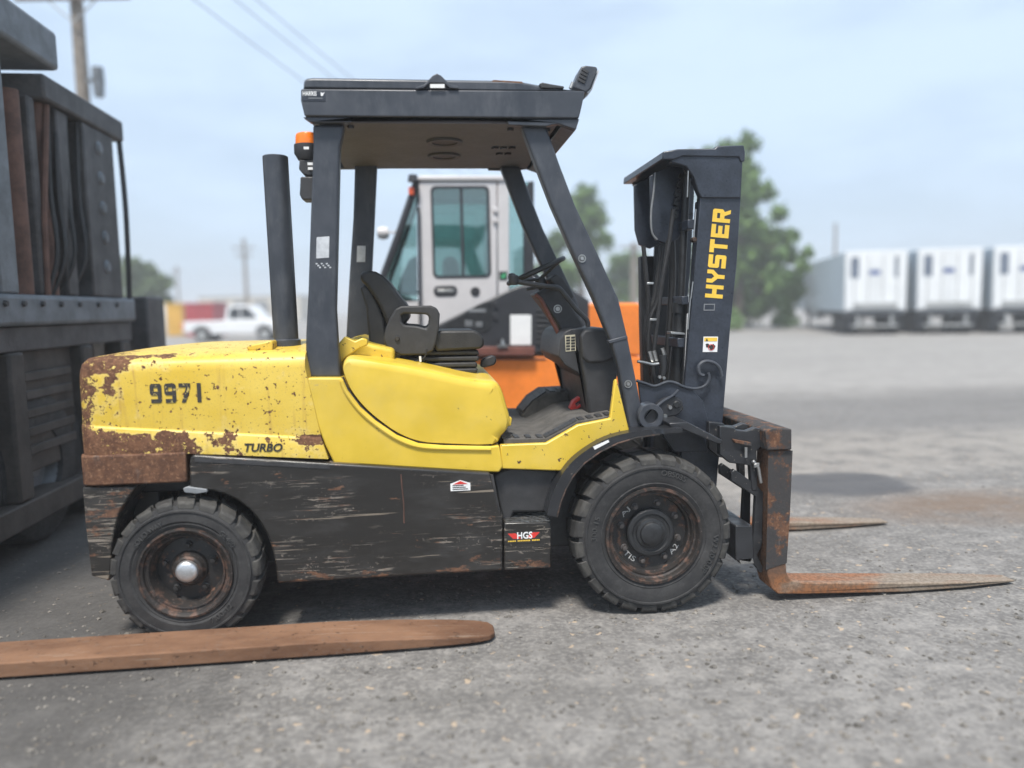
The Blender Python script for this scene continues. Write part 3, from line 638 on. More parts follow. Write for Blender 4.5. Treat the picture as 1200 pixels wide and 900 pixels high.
# ---- operator floor, mat and pedals
fl = [(590, 514), (640, 513.5), (660, 503), (677, 493.5), (722, 486), (722, 510), (590, 530)]
b = B(); b.pp(fl, 0.122, mir(0.122), yp=0.122); fo = b.end('floor_plate', 'mat', FL, bevel=0.004)
fpts = [P(a, c, 0.122) for a, c in ((592, 514), (640, 513.5), (660, 503), (677, 493.5), (714, 487))]
for i in range(15):
    t = i/14*3.99; j = int(t); p = fpts[j].lerp(fpts[j+1], t-j); dr = (fpts[j+1]-fpts[j]).normalized(); up_ = Vector((-dr.z, 0, dr.x))
    b = B(); b.obox(p+up_*0.003+uy*0.045, dr*0.013, uy*0.040, up_*0.004); b.end('mat_rib', 'plastic', fo, smooth=False)
far = [(612, 486), (625, 470), (640, 460), (676, 458), (690, 470), (690, 492), (612, 492)]
b = B(); b.pp(far, 0.86, 1.20); ff = b.end('wheel_housing', 'mat', FL, bevel=0.012)
hp = [P(a, c, 0.86) for a, c in ((616, 480), (625, 470), (640, 460), (672, 458))]
for i in range(9):
    t = i/8*2.99; j = int(t); p = hp[j].lerp(hp[j+1], t-j); dr = (hp[j+1]-hp[j]).normalized(); up_ = Vector((-dr.z, 0, dr.x))
    b = B(); b.obox(p+up_*0.003+uy*0.10, dr*0.016, uy*0.09, up_*0.004); b.end('mat_rib', 'plastic', ff, smooth=False)
b = B(); b.pp([(668, 479), (672, 470), (686, 461), (690, 463), (689, 471), (672, 483)], 0.50, 0.56, holes=([(674, 473), (684, 466), (686, 469), (676, 477)],)); b.end('pedal', 'decal_red', FL, bevel=0.003)

# ---- seat
b = B(); b.pp([(421, 322), (425, 318.5), (432, 317), (440, 318), (449, 323), (457, 331), (466, 344), (478, 358), (480, 372), (470, 385), (456, 390), (452, 378), (446, 362), (438, 348), (428, 334), (423, 330)], 0.50, 0.90); seat = b.end('seat_back', 'vinyl', FL, bevel=0.025, seg=3)
b = B(); b.pp([(421.5, 337), (427, 333), (433, 338), (441, 352), (449, 372), (454, 400), (452, 408), (433, 407), (431, 385), (429, 360)], 0.52, 0.88); b.end('back_shell', 'plastic', seat, bevel=0.012)
arm = [(449, 396), (452, 384), (457, 372), (463, 362), (470, 358.5), (505, 358), (512, 361), (515.5, 368), (514.5, 384), (511.5, 400), (508, 411), (498, 416), (470, 416.5), (458, 411), (451, 404)]
hole = [(470, 369), (474, 367.5), (500, 368.5), (503, 372), (502, 381), (499, 385), (488, 382), (474, 381), (470, 377)]
b = B(); b.pp(arm, 0.44, 0.50, holes=(hole,)); ar = b.end('armrest', 'plastic', FL, bevel=0.010, seg=3)
b = B(); b.pp(arm, 0.90, 0.96, holes=(hole,), yp=0.44); b.end('armrest', 'plastic', FL, bevel=0.010, seg=3)
c_ = P(465.5, 397, 0.44); b = B(); b.lathe([(0, -0.006), (0.010, -0.006), (0.013, 0.0), (0.013, 0.01)], (c_.x, 0.436, c_.z), 16); b.end('arm_bolt', 'decal_black', ar)
b = B(); b.pp([(508, 390), (516, 387.5), (555, 387), (562, 390), (567, 397), (567.5, 405), (563, 409), (512, 412), (505, 402)], 0.47, 0.93); b.end('seat_cushion', 'vinyl', FL, bevel=0.025, seg=3)
for i in range(4):
    y0, y1 = 411+i*7, 417+i*7; k = i*2.5
    b = B(); b.pp([(470-k*1.2, y0+1), (560-k*0.3+(2 if i % 2 else 0), y0-1.0), (562-k*0.5, y1-0.8), (474-k*1.2+k*3.4, y1)], 0.50-0.012*i, 0.90+0.012*i, yp=0.5); b.end('suspension_bellows', 'vinyl', FL, bevel=0.009, seg=3)
b = B(); b.pp([(564, 424), (567, 420), (577, 416.5), (581, 418), (582, 424), (579, 428), (568, 431), (563, 430)], 0.56, 0.62); b.end('seat_lever', 'plastic', FL, bevel=0.008)
b = B(); b.pp([(491, 417.5), (493.5, 417.5), (494, 424), (491.5, 424)], 0.43, 0.436); b.end('seat_tag', 'white', FL)
b = B(); b.tube(smooth_path([P(500, 409, 0.435), P(499, 416, 0.435), P(494, 421, 0.435), P(484, 424, 0.435)], 4), 0.004, 6); b.end('seat_cable', 'hose', FL)

# ---- steering column, wheel and dash
b = B(); b.pp([(627, 344), (640, 338), (654, 332), (663, 346), (672, 362), (683, 378), (691, 393), (690, 402), (672, 404), (662, 396), (652, 378), (640, 360)], 0.58, 0.82); colm = b.end('steering_column', 'plastic', FL, bevel=0.012)
c_ = P(653.5, 362, 0.58); b = B(); b.lathe([(0, -0.004), (0.012, -0.004), (0.014, 0.002)], (c_.x, 0.577, c_.z), 16); b.lathe([(0.018, 0.003), (0.018, -0.003), (0.023, -0.003), (0.023, 0.003)], (c_.x, 0.577, c_.z), 16); b.end('column_bolt', 'steel', colm)
wc = (P(601, 330, YC)+P(655, 305, YC))*0.5; wd = (P(655, 305, YC)-P(601, 330, YC)).normalized(); rw = 0.165
b = B(); b.tube([wc+(wd*math.cos(a)+uy*math.sin(a))*rw for a in (2*math.pi*i/40 for i in range(41))], 0.014, 8)
for a in (90, 210, 330): b.tube([wc+(wd*math.cos(rad(a))+uy*math.sin(rad(a)))*rw, wc+Vector((wd.z, 0, -wd.x))*0.05], 0.010, 6)
b.tube([wc+Vector((wd.z, 0, -wd.x))*0.05, wc+Vector((wd.z, 0, -wd.x))*0.16], 0.03, 12)
b.lathe([(0, 0.045), (0.018, 0.04), (0.022, 0.02), (0.016, 0.0)], wc+wd*rw*-0.93+Vector((0, -0.06, 0.005)), 14, 'Z'); b.end('steering_wheel', 'vinyl', FL)
b = B(); b.pp([(643, 327), (652, 321), (659, 325), (667, 336), (673, 348), (668, 352), (660, 345)], 0.60, 0.80); b.end('instrument_pod', 'plastic', FL, bevel=0.008)
b = B(); b.tube(smooth_path([P(600, 329, 0.5), P(612, 331, 0.5), P(636, 335, 0.5), P(653, 337, 0.5), P(660, 343, 0.5), P(675, 362, 0.5), P(687, 374, 0.5), P(689, 382, 0.5), P(686, 392, 0.5)], 4), 0.013, 8)
b.lathe([(0, 0), (0.02, 0), (0.028, 0.015), (0.024, 0.05), (0, 0.055)], P(602, 334, 0.5), 14, 'Z'); b.end('grab_bar', 'plastic', FL)
b = B(); b.tube(smooth_path([P(617, 339, 0.55), P(636, 336, 0.55), P(652, 340, 0.55)], 3), 0.009, 8); b.end('direction_lever', 'plastic', FL)
b = B(); b.tube([P(627, 345, 0.56), P(634, 351, 0.56), P(660, 402, 0.56)], 0.011, 8); b.end('control_rod', 'red_brown', FL)
b = B(); b.pp([(655, 418), (657, 398), (662, 389), (669, 385.5), (684, 385), (684, 450), (690, 478), (689, 484), (692, 484), (690, 452), (676, 436), (662, 428)], 0.36, mir(0.36)); b.end('dash_console', 'plastic', FL, bevel=0.010)
b = B(); b.pp([(682, 392), (686, 386), (696, 384), (714, 384.5), (722, 395), (727, 430), (722, 447), (718, 486), (690, 486), (686, 450), (681, 420)], 0.30, mir(0.30)); b.end('dash_cowl', 'plastic', FL, bevel=0.02, seg=3)
b = B(); b.pp([(680, 394), (685, 386.5), (697, 385), (713, 385), (719, 394), (721, 420), (708, 425), (690, 426), (683, 420)], 0.275, 0.31); b.end('dash_cover', 'plastic', FL, bevel=0.014, seg=3)
b = B(); b.pp([(662, 393), (674, 392), (675, 411), (663, 412)], 0.3575, 0.3592); lp = b.end('data_plate', 'plate_pale', FL, smooth=False); lp['label'] = 'pale printed data plate on the dash'
b = B()
for i in range(5):
    for j in range(2): b.pp([(663.5+j*5.8, 394.5+i*3.4), (668+j*5.8, 394.2+i*3.4), (668+j*5.8, 396.6+i*3.4), (663.5+j*5.8, 396.9+i*3.4)], 0.3562, 0.3572)
b.end('plate_print', 'decal_black', lp, smooth=False)

# ---- overhead guard
YG = 0.14
rear_post = [(366.5, 146), (403.5, 146), (398, 172), (396, 260), (393.5, 363), (396, 405), (400, 442.4), (357.5, 442.4), (358.5, 390), (361, 344), (364, 250), (367, 172)]
front_post = [(611, 147), (640, 147), (655, 190), (674, 240), (700, 296), (725, 350), (736, 397), (746, 447), (757.5, 505), (737, 505), (731, 465), (725, 432), (716, 400), (696, 350), (671, 296), (646, 240), (627, 190)]
for y0, y1 in ((YG, YG+0.075), (mir(YG+0.075), mir(YG))):
    b = B()
    if y0 == YG: b.pp(rear_post, y0, y1, yp=YG)
    else: b.pp([(416, 186), (442, 186), (438, 270), (435, 330), (433, 408), (405, 408), (409, 330), (414, 255)], y0, y1)
    rp = b.end('guard_post', 'guard', FL, bevel=0.012, seg=3)
    b = B(); b.pp(front_post, y0, y1, yp=YG); fp = b.end('guard_post', 'guard', FL, bevel=0.012, seg=3)
    if y0 == YG:
        for (a, c) in ((682, 303), (736, 450)):
            q = P(a, c, YG); b = B(); b.lathe([(0, -0.006), (0.009, -0.006), (0.012, 0)], (q.x, YG-0.001, q.z), 12); b.lathe([(0.013, 0.001), (0.014, -0.004), (0.019, -0.004), (0.020, 0.001)], (q.x, YG-0.001, q.z), 16); b.end('post_bolt', 'steel', fp)
        b = B(); b.pp([(713, 399), (735, 393), (736, 397), (714, 403)], YG-0.004, YG+0.04); b.end('post_weld', 'guard', fp, bevel=0.003)
        b = B(); b.pp([(371, 278), (386, 277), (385.5, 302), (370.5, 303)], YG-0.0022, YG-0.0004); b.end('sticker', 'concrete_grey', rp, bevel=0.001); M['sticker_pale'] = plain('worn_pale_sticker', (0.5, 0.52, 0.54), 0.5, 0, 0.2, 30)
        col.objects[-1].data.materials[0] = M['sticker_pale']
        b = B()
        for i in range(9): b.obox(P(371+i*2.0, 309+(i % 3)*2.2, YG-0.001), (0.004, 0, 0.001), (0, 0.0006, 0), (-0.001, 0, 0.003))
        b.end('worn_print', 'sticker_pale', rp, smooth=False)
q = P(423, 299, mir(YG)-0.075-0.002)
b = B(); b.pp([(418.5, 288), (428.5, 288), (428, 307), (418, 307)], mir(YG)-0.0775, mir(YG)-0.0755); sk = b.end('sticker', 'sticker_pale', FL, smooth=False); sk['label'] = 'small pale sticker on the far rear post'
YR = 0.09
zr = P(520, 137, YR).z
b = B(); b.pp([(352.5, 104), (685.5, 106.5), (682, 124), (678.5, 138.5), (357, 136), (352.5, 118)], YR, YR+0.03); b.end('roof_rail', 'guard', FL, bevel=0.006)
b = B(); b.pp([(352.5, 104), (685.5, 106.5), (682, 124), (678.5, 138.5), (357, 136), (352.5, 118)], mir(YR+0.03), mir(YR), yp=YR); b.end('roof_rail', 'guard', FL, bevel=0.006)
b = B(); b.pp([(355, 137), (679, 139.2), (675, 152), (655, 145), (648, 146), (640, 148), (596, 146.5), (593, 139.5), (415, 138.6), (412, 143.5), (364, 143.5)], YR+0.012, YR+0.05); b.end('rail_flange', 'guard', FL, bevel=0.004)
b = B(); b.pp([(355, 137), (679, 139.2), (675, 152), (655, 145), (648, 146), (640, 148), (596, 146.5), (593, 139.5), (415, 138.6), (412, 143.5), (364, 143.5)], mir(YR+0.05), mir(YR+0.012), yp=YR+0.012); b.end('rail_flange', 'guard', FL, bevel=0.004)
x0, x1 = P(357, 130, YR).x, P(676, 138, YR).x; yr0 = YR+0.031
b = B(); b.box((x0-0.004, yr0, zr+0.02), (x0+0.05, mir(yr0), zr+0.13)); b.end('roof_crossbar', 'guard', FL, bevel=0.008)
b = B(); b.pp([(676, 152), (658, 146), (662, 139.5), (666, 107), (684, 107.5)], yr0, mir(yr0), yp=YR); b.end('roof_crossbar', 'guard', FL, bevel=0.008)
roofz = P(520, 143, YR).z
b = B(); b.box((x0+0.052, YR+0.031, roofz), (P(655, 140, YR).x, mir(YR+0.031), roofz+0.025)); rl = b.end('roof_liner', 'roof_liner', FL, bevel=0.004)
for c in ((521, 165.5), (520.5, 182)):
    d = ray(*c); q = CAM+d*((roofz-CAM.z)/d.z); b = B(); b.lathe([(0, -0.004), (0.062, -0.004), (0.066, -0.010), (0.088, -0.012), (0.094, -0.002)], q, 32, 'Z'); b.end('roof_vent', 'plastic', rl)
for c in ((411, 147), (598, 150), (641, 151)):
    d = ray(*c); q = CAM+d*((roofz-CAM.z)/d.z); b = B(); b.lathe([(0, -0.014), (0.014, -0.014), (0.017, -0.002)], q, 6, 'Z'); b.end('roof_bolt', 'dark_metal', rl)
for i in range(5):
    d = ray(580+i*5, 172+(i % 2)*7); q = CAM+d*((roofz-CAM.z)/d.z); b = B(); b.obox(q-uz*0.006, (0.012, 0.003, 0), (-0.006, 0.012, 0), (0, 0, 0.0055)); b.end('roof_bracket', 'dark_metal', rl)
cap = [(354, 103.5), (354.5, 93), (358, 89.5), (366, 88.5), (590, 92), (612, 93.5), (636, 98), (684, 106)]
oc = Q(cap, YR); b = B(); b.loft(pillow(oc, [(YR+0.012, 0.012), (YR+0.03, 0.002), (YR+0.06, 0.0), (mir(YR+0.06), 0.0), (mir(YR+0.03), 0.002), (mir(YR+0.012), 0.012)])); b.end('roof_cap', 'guard', FL, bevel=0.004)
b = B(); b.pp([(578, 93.5), (612, 95.5), (614, 99), (590, 101.5), (574, 98)], YR+0.014, YR+0.05); b.end('rust_patch', 'rust', FL, bevel=0.002)
b = B(); b.pp([(487, 102), (497, 99), (507, 88.5), (512, 86), (517, 88.5), (527, 98.5), (537, 101), (537, 104), (527, 103), (520, 97), (504, 97), (497, 103), (487, 104.5)], YR-0.012, YR+0.012); lf = b.end('lifting_bracket', 'guard', FL, bevel=0.003)
b = B(); b.pp([(504, 98.5), (521, 98.5), (521, 103), (504, 103)], YR-0.014, YR-0.010); b.end('bracket_label', 'white', lf)
b = B(); b.pp([(632, 98), (636, 96.5), (646, 98.5), (661, 101), (661, 103.5), (634, 103)], YR+0.0, YR+0.05); b.end('lamp_mount', 'plastic', FL, bevel=0.003)
b = B(); b.pp([(671, 102), (681, 78), (687, 76.5), (699, 78), (700.5, 81), (692, 104), (687, 108.5)], YR+0.10, YR+0.24); wl = b.end('work_lamp', 'guard', FL, bevel=0.006)
for i in range(4):
    b = B(); b.pp([(677+i*1.6, 94-i*4), (678.5+i*1.6, 91.3-i*4), (686.5+i*1.2, 95.6-i*4), (685+i*1.2, 98-i*4)], YR+0.094, YR+0.101); b.end('cooling_fin', 'plastic', wl, bevel=0.001)
b = B(); b.pp([(687.8, 108), (692.6, 104), (701, 81.5), (702, 84), (694, 105), (689, 109.5)], YR+0.11, YR+0.23); b.end('lamp_lens', 'sticker_pale', wl)
b = B(); b.tube([P(672, 97, YR+0.14), P(669, 104, YR+0.14)], 0.012, 10); b.end('lamp_bracket', 'steel', wl)
# builder's plate on the roof rail
o = P(354.5, 118.3, YR); e = P(381, 107.6, YR); b = B(); b.box((o.x, YR-0.0022, o.z), (e.x, YR-0.0004, e.z)); pl = b.end('name_plate', 'mast_paint', FL, bevel=0.0006)
text_on('plate_lettering', 'HARRIS', 'white', pl, (o.x+0.003, YR-0.0025, o.z+0.022), ux, uz, (e.x-o.x)*0.6, 0.020, offset=0.02)
b = B(); b.poly([(o.x+0.082, YR-0.0024, o.z+0.022), (o.x+0.090, YR-0.0024, o.z+0.022), (o.x+0.100, YR-0.0024, o.z+0.040), (o.x+0.092, YR-0.0024, o.z+0.034), (o.x+0.082, YR-0.0024, o.z+0.038)], (0, -0.0008, 0)); b.end('plate_mark', 'white', pl, smooth=False)
b = B(); b.box((o.x+0.026, YR-0.003, o.z+0.010), (e.x-0.012, YR-0.0024, o.z+0.014)); b.end('plate_mark', 'concrete_grey', pl, smooth=False)
# beacon and alarm behind the rear post
q = P(361, 170, 0.26); zt = P(361, 155.5, 0.26).z; h = zt-q.z
b = B(); b.lathe([(0, h), (0.035, h*0.97), (0.052, h*0.86), (0.056, h*0.7), (0.058, h*0.1), (0.058, 0), (0, 0)], q, 28, 'Z'); b.end('beacon', 'orange_lens', FL)
q2 = P(361, 188, 0.26); b = B(); b.lathe([(0.0, q.z-q2.z-0.001), (0.062, q.z-q2.z-0.001), (0.062, 0.03), (0.045, 0.0), (0.0, 0.0)], q2, 28, 'Z'); b.end('beacon_base', 'plastic', FL)
b = B(); b.pp([(351, 187), (372, 187), (372, 207), (356, 205), (350, 198)], 0.22, 0.30); b.pp([(352, 207), (372, 207), (372, 234), (354, 234), (351, 228)], 0.21, 0.32); b.end('reverse_alarm', 'plastic', FL, bevel=0.006)
for (a, c) in ((359, 173.5), (363.5, 192), (364, 197.5)):
    b = B(); b.obox(P(a, c, 0.205 if c > 180 else 0.20), (0.012, 0, 0), (0, 0.002, 0), (0, 0, 0.006)); b.end('alarm_sticker', 'white', FL, smooth=False)

# ---- wheels
def wheel(nm, c, R, w, rr, N, sg, front, label):
    root_mesh = B(); cx, cy, cz = c; o3 = lambda o: o*sg
    if front: prof = [(rr*0.80, 0.060), (rr*0.77, 0.088), (0.125, 0.092), (0.0, 0.095)]
    else: prof = [(rr*0.73, 0.075), (rr*0.70, 0.090), (0.085, 0.082), (0.0, 0.082)]
    root_mesh.lathe([(r, o3(o)) for r, o in prof], c, 56)
    wh = root_mesh.end(nm, 'rim', FL, ang=30); wh['label'] = label
    # tyre carcass
    b = B(); half = [(rr, 0.035), (rr+0.004, 0.012), (rr+0.022, 0.004), (rr+0.026, 0.007), (0.72*R, 0.0), (0.835*R, 0.002), (0.842*R, -0.003), (0.862*R, -0.003), (0.87*R, 0.005), (0.93*R, 0.014), (0.947*R, 0.045)]
    prof = [(r, o3(o)) for r, o in half]+[(r, o3(w-o)) for r, o in reversed(half)]
    b.lathe(prof, c, 72, closed=True); ty = b.end('tyre', 'rubber', wh, ang=30)
    b = B()
    for k in range(2):
        for i in range(N):
            a = (i+0.5*k)/N*2*math.pi; hw = 0.395*2*math.pi/N
            sec = [(0.885*R, 0.006), (0.955*R, 0.010), (0.985*R, 0.022), (R, 0.045), (R, 0.46*w), (0.93*R, 0.46*w)]
            S = []
            for e_ in (-1, 1):
                S.append([])
                for r, o in sec:
                    an = a + e_*hw*(1.0 if r < 0.93*R or o > 0.02 else 0.94) + (0.55*(o/w))*(2*math.pi/N)*(1 if k == 0 else -1)
                    oo = o if k == 0 else w-o
                    S[-1].append((cx+r*math.cos(an), cy+sg*oo, cz+r*math.sin(an)))
            b.loft(S)
    lg = b.end('tread_lugs', 'lug_rubber', wh, ang=25, bevel=0.004)
    lg['kind'] = 'stuff'
    # rim rings
    b = B()
    if front: prof = [(rr+0.004, 0.016), (rr+0.003, 0.0), (rr-0.010, -0.001), (rr-0.016, 0.010), (rr-0.018, 0.030), (rr-0.026, 0.036), (rr-0.036, 0.034), (rr-0.040, 0.058), (rr*0.80, 0.060)]
    else: prof = [(rr+0.004, 0.016), (rr+0.003, -0.001), (rr-0.006, -0.003), (rr-0.012, 0.006), (rr-0.020, 0.010), (rr-0.024, 0.024), (rr-0.032, 0.026), (rr-0.036, 0.020), (rr-0.042, 0.022), (rr-0.048, 0.044), (rr*0.73, 0.075)]
    b.lathe([(r, o3(o)) for r, o in prof], c, 64); b.end('rim', 'rim_lip', wh, ang=28)
    if front:
        b = B(); b.lathe([(r, o3(o)) for r, o in [(0.120, 0.094), (0.119, 0.060), (0.112, 0.054), (0.096, 0.052), (0.090, 0.058), (0.078, 0.058), (0.074, 0.050), (0.060, 0.046), (0.056, 0.034), (0.050, 0.030), (0.020, 0.026), (0.0, 0.026)]], c, 48); b.end('hub', 'dark_metal', wh, ang=28)
        nn, rn, on = 8, 0.149, 0.086
    else:
        b = B(); b.lathe([(r, o3(o)) for r, o in [(0.085, 0.083), (0.080, 0.066), (0.070, 0.056), (0.066, 0.044), (0.058, 0.038), (0.050, 0.037)]], c, 40); b.end('hub', 'rim_lip', wh, ang=28)
        b = B(); b.lathe([(r, o3(o)) for r, o in [(0.051, 0.040), (0.050, 0.026), (0.045, 0.018), (0.030, 0.012), (0.0, 0.010)]], c, 36); b.end('hub_cap', 'hubcap', wh, ang=40)
        nn, rn, on = 5, 0.112, 0.080
    for i in range(nn):
        a = 2*math.pi*(i+(0.667 if front else 0.25))/nn; q = (cx+rn*math.cos(a), cy, cz+rn*math.sin(a))
        b = B(); b.lathe([(r, o3(o)) for r, o in [(0.017, on+0.008), (0.017, on-0.004), (0.013, on-0.006)]], q, 14)
        b.lathe([(r, o3(o)) for r, o in [(0.0125, on-0.004), (0.012, on-0.020), (0.0, on-0.022)]], q, 6); b.end('lug_nut', 'nut' if front else 'rim', wh, ang=25)
    return wh
fc = P(767, 628.5, 0.0); rc_ = P(217, 673.5, 0.0)
RF, RR = fc.z, rc_.z+0.006
fc = (fc.x, 0.0, RF); rc2 = (rc_.x, -0.005, RR)
wf = wheel('drive_wheel', fc, RF, 0.29, 0.238, 23, 1, True, 'large black front drive wheel with rusty rim')
wr = wheel('steer_wheel', rc2, RR, 0.19, 0.208, 21, 1, False, 'small rear steer wheel with silver hub cap and rusty rim')
wheel('drive_wheel', (fc[0], 2*YC, RF), RF, 0.29, 0.238, 23, -1, True, 'front drive wheel on the far side')
wheel('steer_wheel', (rc2[0], 2*YC+0.005, RR), RR, 0.19, 0.208, 21, -1, False, 'rear steer wheel on the far side')
for txt, Rr, a, w_ in (('OB5035', 0.315, 72, 0.13), ('300-15', 0.300, 170, 0.12), ('W2 20 0.0P', 0.31, -20, 0.20)):
    text_on('tyre_lettering', txt, 'emboss', wf, (fc[0], -0.0002, fc[2]), ux, uz, w_, 0.026, depth=0.004, arc=(Rr, rad(a), 1))
for txt, Rr, a, w_ in (('SOLID WAY', 0.25, 128, 0.16), ('GL400', 0.25, 38, 0.09), ('7.00-12', 0.25, -52, 0.12)):
    text_on('tyre_lettering', txt, 'emboss', wr, (rc2[0], rc2[1]-0.0002, rc2[2]), ux, uz, w_, 0.024, depth=0.004, arc=(Rr, rad(a), -1 if a < 0 else 1))
for txt, a, w_, dx in (('AJ', 140, 0.055, 0), ('TIS', 230, 0.07, 0), ('A2', -38, 0.055, 0)):
    text_on('paint_mark', txt, 'chalk', wf, (fc[0], 0.0895, fc[2]), ux, uz, w_, 0.026, depth=0.002, arc=(0.158, rad(a), 1 if a > 0 and a < 180 else -1))

# ---- front fender
fo_ = [(641, 604), (644, 590), (650, 573), (659, 556), (672, 540), (690, 526), (712, 514), (738, 507), (770, 503), (800, 502)]
fi_ = [(653, 606), (657, 590), (663, 574), (672, 558), (685, 543), (703, 530), (724, 519.5), (746, 513), (773, 509), (800, 507)]
so_ = smooth_path([P(a, c, 0.01) for a, c in fo_], 4); si_ = smooth_path([P(a, c, 0.01) for a, c in fi_], 4)
for y0, y1, ya, yb in ((0.012, 0.026, 0.026, 0.31), (mir(0.026), mir(0.012), mir(0.31), mir(0.026))):
    b = B()
    for i in range(len(so_)-1):
        A, C, E, H = so_[i], so_[i+1], si_[i+1], si_[i]
        b.poly([(p.x, y0, p.z) for p in (A, C, E, H)], (0, y1-y0, 0))
    bmesh.ops.remove_doubles(b.bm, verts=b.bm.verts, dist=1e-5)
    b.prism([(p.x, p.z) for p in so_]+[(p.x*1+ (0.006), p.z-0.008) for p in reversed(so_)], ya, yb); b.end('fender', 'black', FL, ang=50)
b = B(); b.pp([(695, 523.5), (713, 515.5), (714, 518), (697, 527)], 0.009, 0.0115, yp=0.01); b.end('fender_sticker', 'white', FL, smooth=False)
b = B(); b.tube([P(a, c, 0.011) for a, c in fi_[:9]], 0.004, 6); b.end('fender_edge', 'rim_lip', FL)
b = B(); b.pp([(784, 496), (806, 494.5), (847, 516), (846, 521), (838, 519), (800, 503), (786, 501)], 0.05, 0.30); b.end('fender_tip', 'black', FL, bevel=0.005)
b = B(); b.pp([(752, 494), (764, 478), (775, 480), (778, 500), (800, 501), (800, 507), (757, 508)], 0.12, 0.26); b.end('mast_pivot_bracket', 'black', FL, bevel=0.006)
q = P(763, 488, 0.10); b = B(); b.lathe([(0.036, 0.06), (0.036, -0.004), (0.060, -0.004), (0.064, 0.002), (0.064, 0.08)], (q.x, 0.10, q.z), 32); b.lathe([(0.0, 0.03), (0.037, 0.03)], (q.x, 0.10, q.z), 32); b.end('tilt_pin_boss', 'guard', FL, ang=30)
# ---- mast
YM = 0.33
chan = [(821, 231), (868, 190), (866, 250), (863.5, 309), (856, 384), (853, 420), (846, 505), (842, 545), (834, 640), (800, 640), (798, 520), (801, 470), (805, 420), (814, 318)]
chan = [(821, 228), (868.5, 228)] + chan[3:]
for y0, y1 in ((YM, YM+0.03), (mir(YM+0.03), mir(YM))):
    b = B(); b.pp(chan, y0, y1, yp=YM); ch = b.end('mast_channel', 'mast_paint', FL, bevel=0.004)
head = [(787, 190), (789, 181), (800, 178.5), (864, 177), (871, 180), (870.5, 190), (868.5, 232), (822, 232), (818, 224), (813, 208), (804, 195)]
b = B(); b.pp(head, YM-0.012, YM+0.04); b.end('mast_head', 'mast_paint', FL, bevel=0.006)
b = B(); b.pp(head, mir(YM+0.04), mir(YM-0.012), yp=YM-0.012); b.end('mast_head', 'mast_paint', FL, bevel=0.006)
b = B(); b.pp([(776, 187), (777, 177.5), (795, 174.5), (838, 174), (840, 171), (872, 170), (873.5, 178), (873, 189), (868, 190), (866, 184), (800, 183), (790, 187)], YM-0.020, mir(YM-0.020), yp=YM-0.02); b.end('mast_crosshead', 'mast_paint', FL, bevel=0.006)
p_ = P(788, 184, YM); 
# flanges of the outer rails seen from behind, inner rails
def rail(px_t, px_b, y, wy, wx, name, mat, zt=None, zb=0.15):
    t, bo = P(px_t, 196, y), P(px_b, 640, y); d = (t-bo)
    b = B(); c = (t+bo)*0.5; b.obox(c, (wx/2, 0, 0), (0, wy/2, 0), d*0.5); return b.end(name, mat, FL, bevel=0.004)
# channels: web at YM, flanges rearward
for y in (YM+0.065, mir(YM+0.065)):
    for dx0, dx1 in ((823, 795),):
        t, bo = P(823, 234, YM), P(797, 640, YM); b = B(); c = (t+bo)*0.5; b.obox((c.x+0.008, y, c.z), (0.012, 0, 0), (0, 0.034, 0), (t-bo)*0.5); b.end('channel_flange', 'mast_paint', FL, bevel=0.003)
    t, bo = P(838, 200, YM), P(812, 640, YM); b = B(); c = (t+bo)*0.5; b.obox((c.x, y+(0.012 if y < YC else -0.012), c.z), (0.055, 0, 0), (0, 0.020, 0), (t-bo)*0.5); b.end('inner_rail', 'dark_metal', FL, bevel=0.004)
# cross members
for (pt, zc_, hh) in ((815, 262, 0.05), (808, 352, 0.045), (803, 402, 0.05), (797, 500, 0.09)):
    q = P(pt, zc_, YM); b = B(); b.box((q.x-0.03, YM+0.032, q.z-hh/2), (q.x+0.008, mir(YM+0.032), q.z+hh/2)); b.end('mast_cross_member', 'mast_paint', FL, bevel=0.005)
# lift cylinders
for y, r in ((YM+0.135, 0.036), (mir(YM+0.135), 0.036)):
    t, bo = P(805, 205, y), P(786, 600, y); b = B(); b.tube([bo, bo.lerp(t, 0.62)], r, 20); b.tube([bo.lerp(t, 0.60), bo.lerp(t, 0.63)], r*1.25, 20); cy = b.end('lift_cylinder', 'dark_metal', FL, ang=40)
    b = B(); b.tube([bo.lerp(t, 0.63), t], r*0.55, 14); b.end('cylinder_rod', 'dark_metal', cy)
# curved hose guard plates behind the head
for y0, y1, dx in ((YM+0.18, YM+0.20, 0), (0.83, 0.85, 0)):
    b = B(); b.pp([(762-dx, 206), (784-dx, 194), (800-dx, 196), (806-dx, 215), (806-dx, 262), (795-dx, 280), (782-dx, 286), (768-dx, 281), (763-dx, 262)], y0, y1, yp=YM+0.18); b.end('hose_guard', 'mast_paint', FL, bevel=0.004)
b = B(); b.pp([(749, 214), (764, 204), (764, 276), (757, 292), (751, 284), (748, 265)], 0.97, 1.03); b.end('hose_guard', 'mast_paint', FL, bevel=0.012)
for (a0, a1, bt, bb, y, r) in ((768, 762, 205, 282, YM+0.175, 0.006),):
    b = B(); b.tube(smooth_path([P(768, 202, y), P(766, 225, y), P(763, 250, y), P(764, 272, y), P(770, 281, y)], 4), r, 8); b.end('grease_pipe', 'concrete_grey', FL)
b = B(); b.pp([(768, 286), (800, 262), (800, 330), (790, 470), (762, 470), (764, 360)], 0.90, 0.93); b.end('mast_backplate', 'dark_metal', FL, bevel=0.004)
# lift chain: separate links
for i in range(10):
    t = i/9; q = P(799-6*t, 207, YM+0.165).lerp(P(791, 255, YM+0.165), t)
    b = B(); b.obox(q, (0.016, 0, 0.006*(1 if i % 2 else -1)), (0, 0.010, 0), (0.003, 0, 0.011)); b.end('chain_link', 'dark_metal', FL, bevel=0.003)
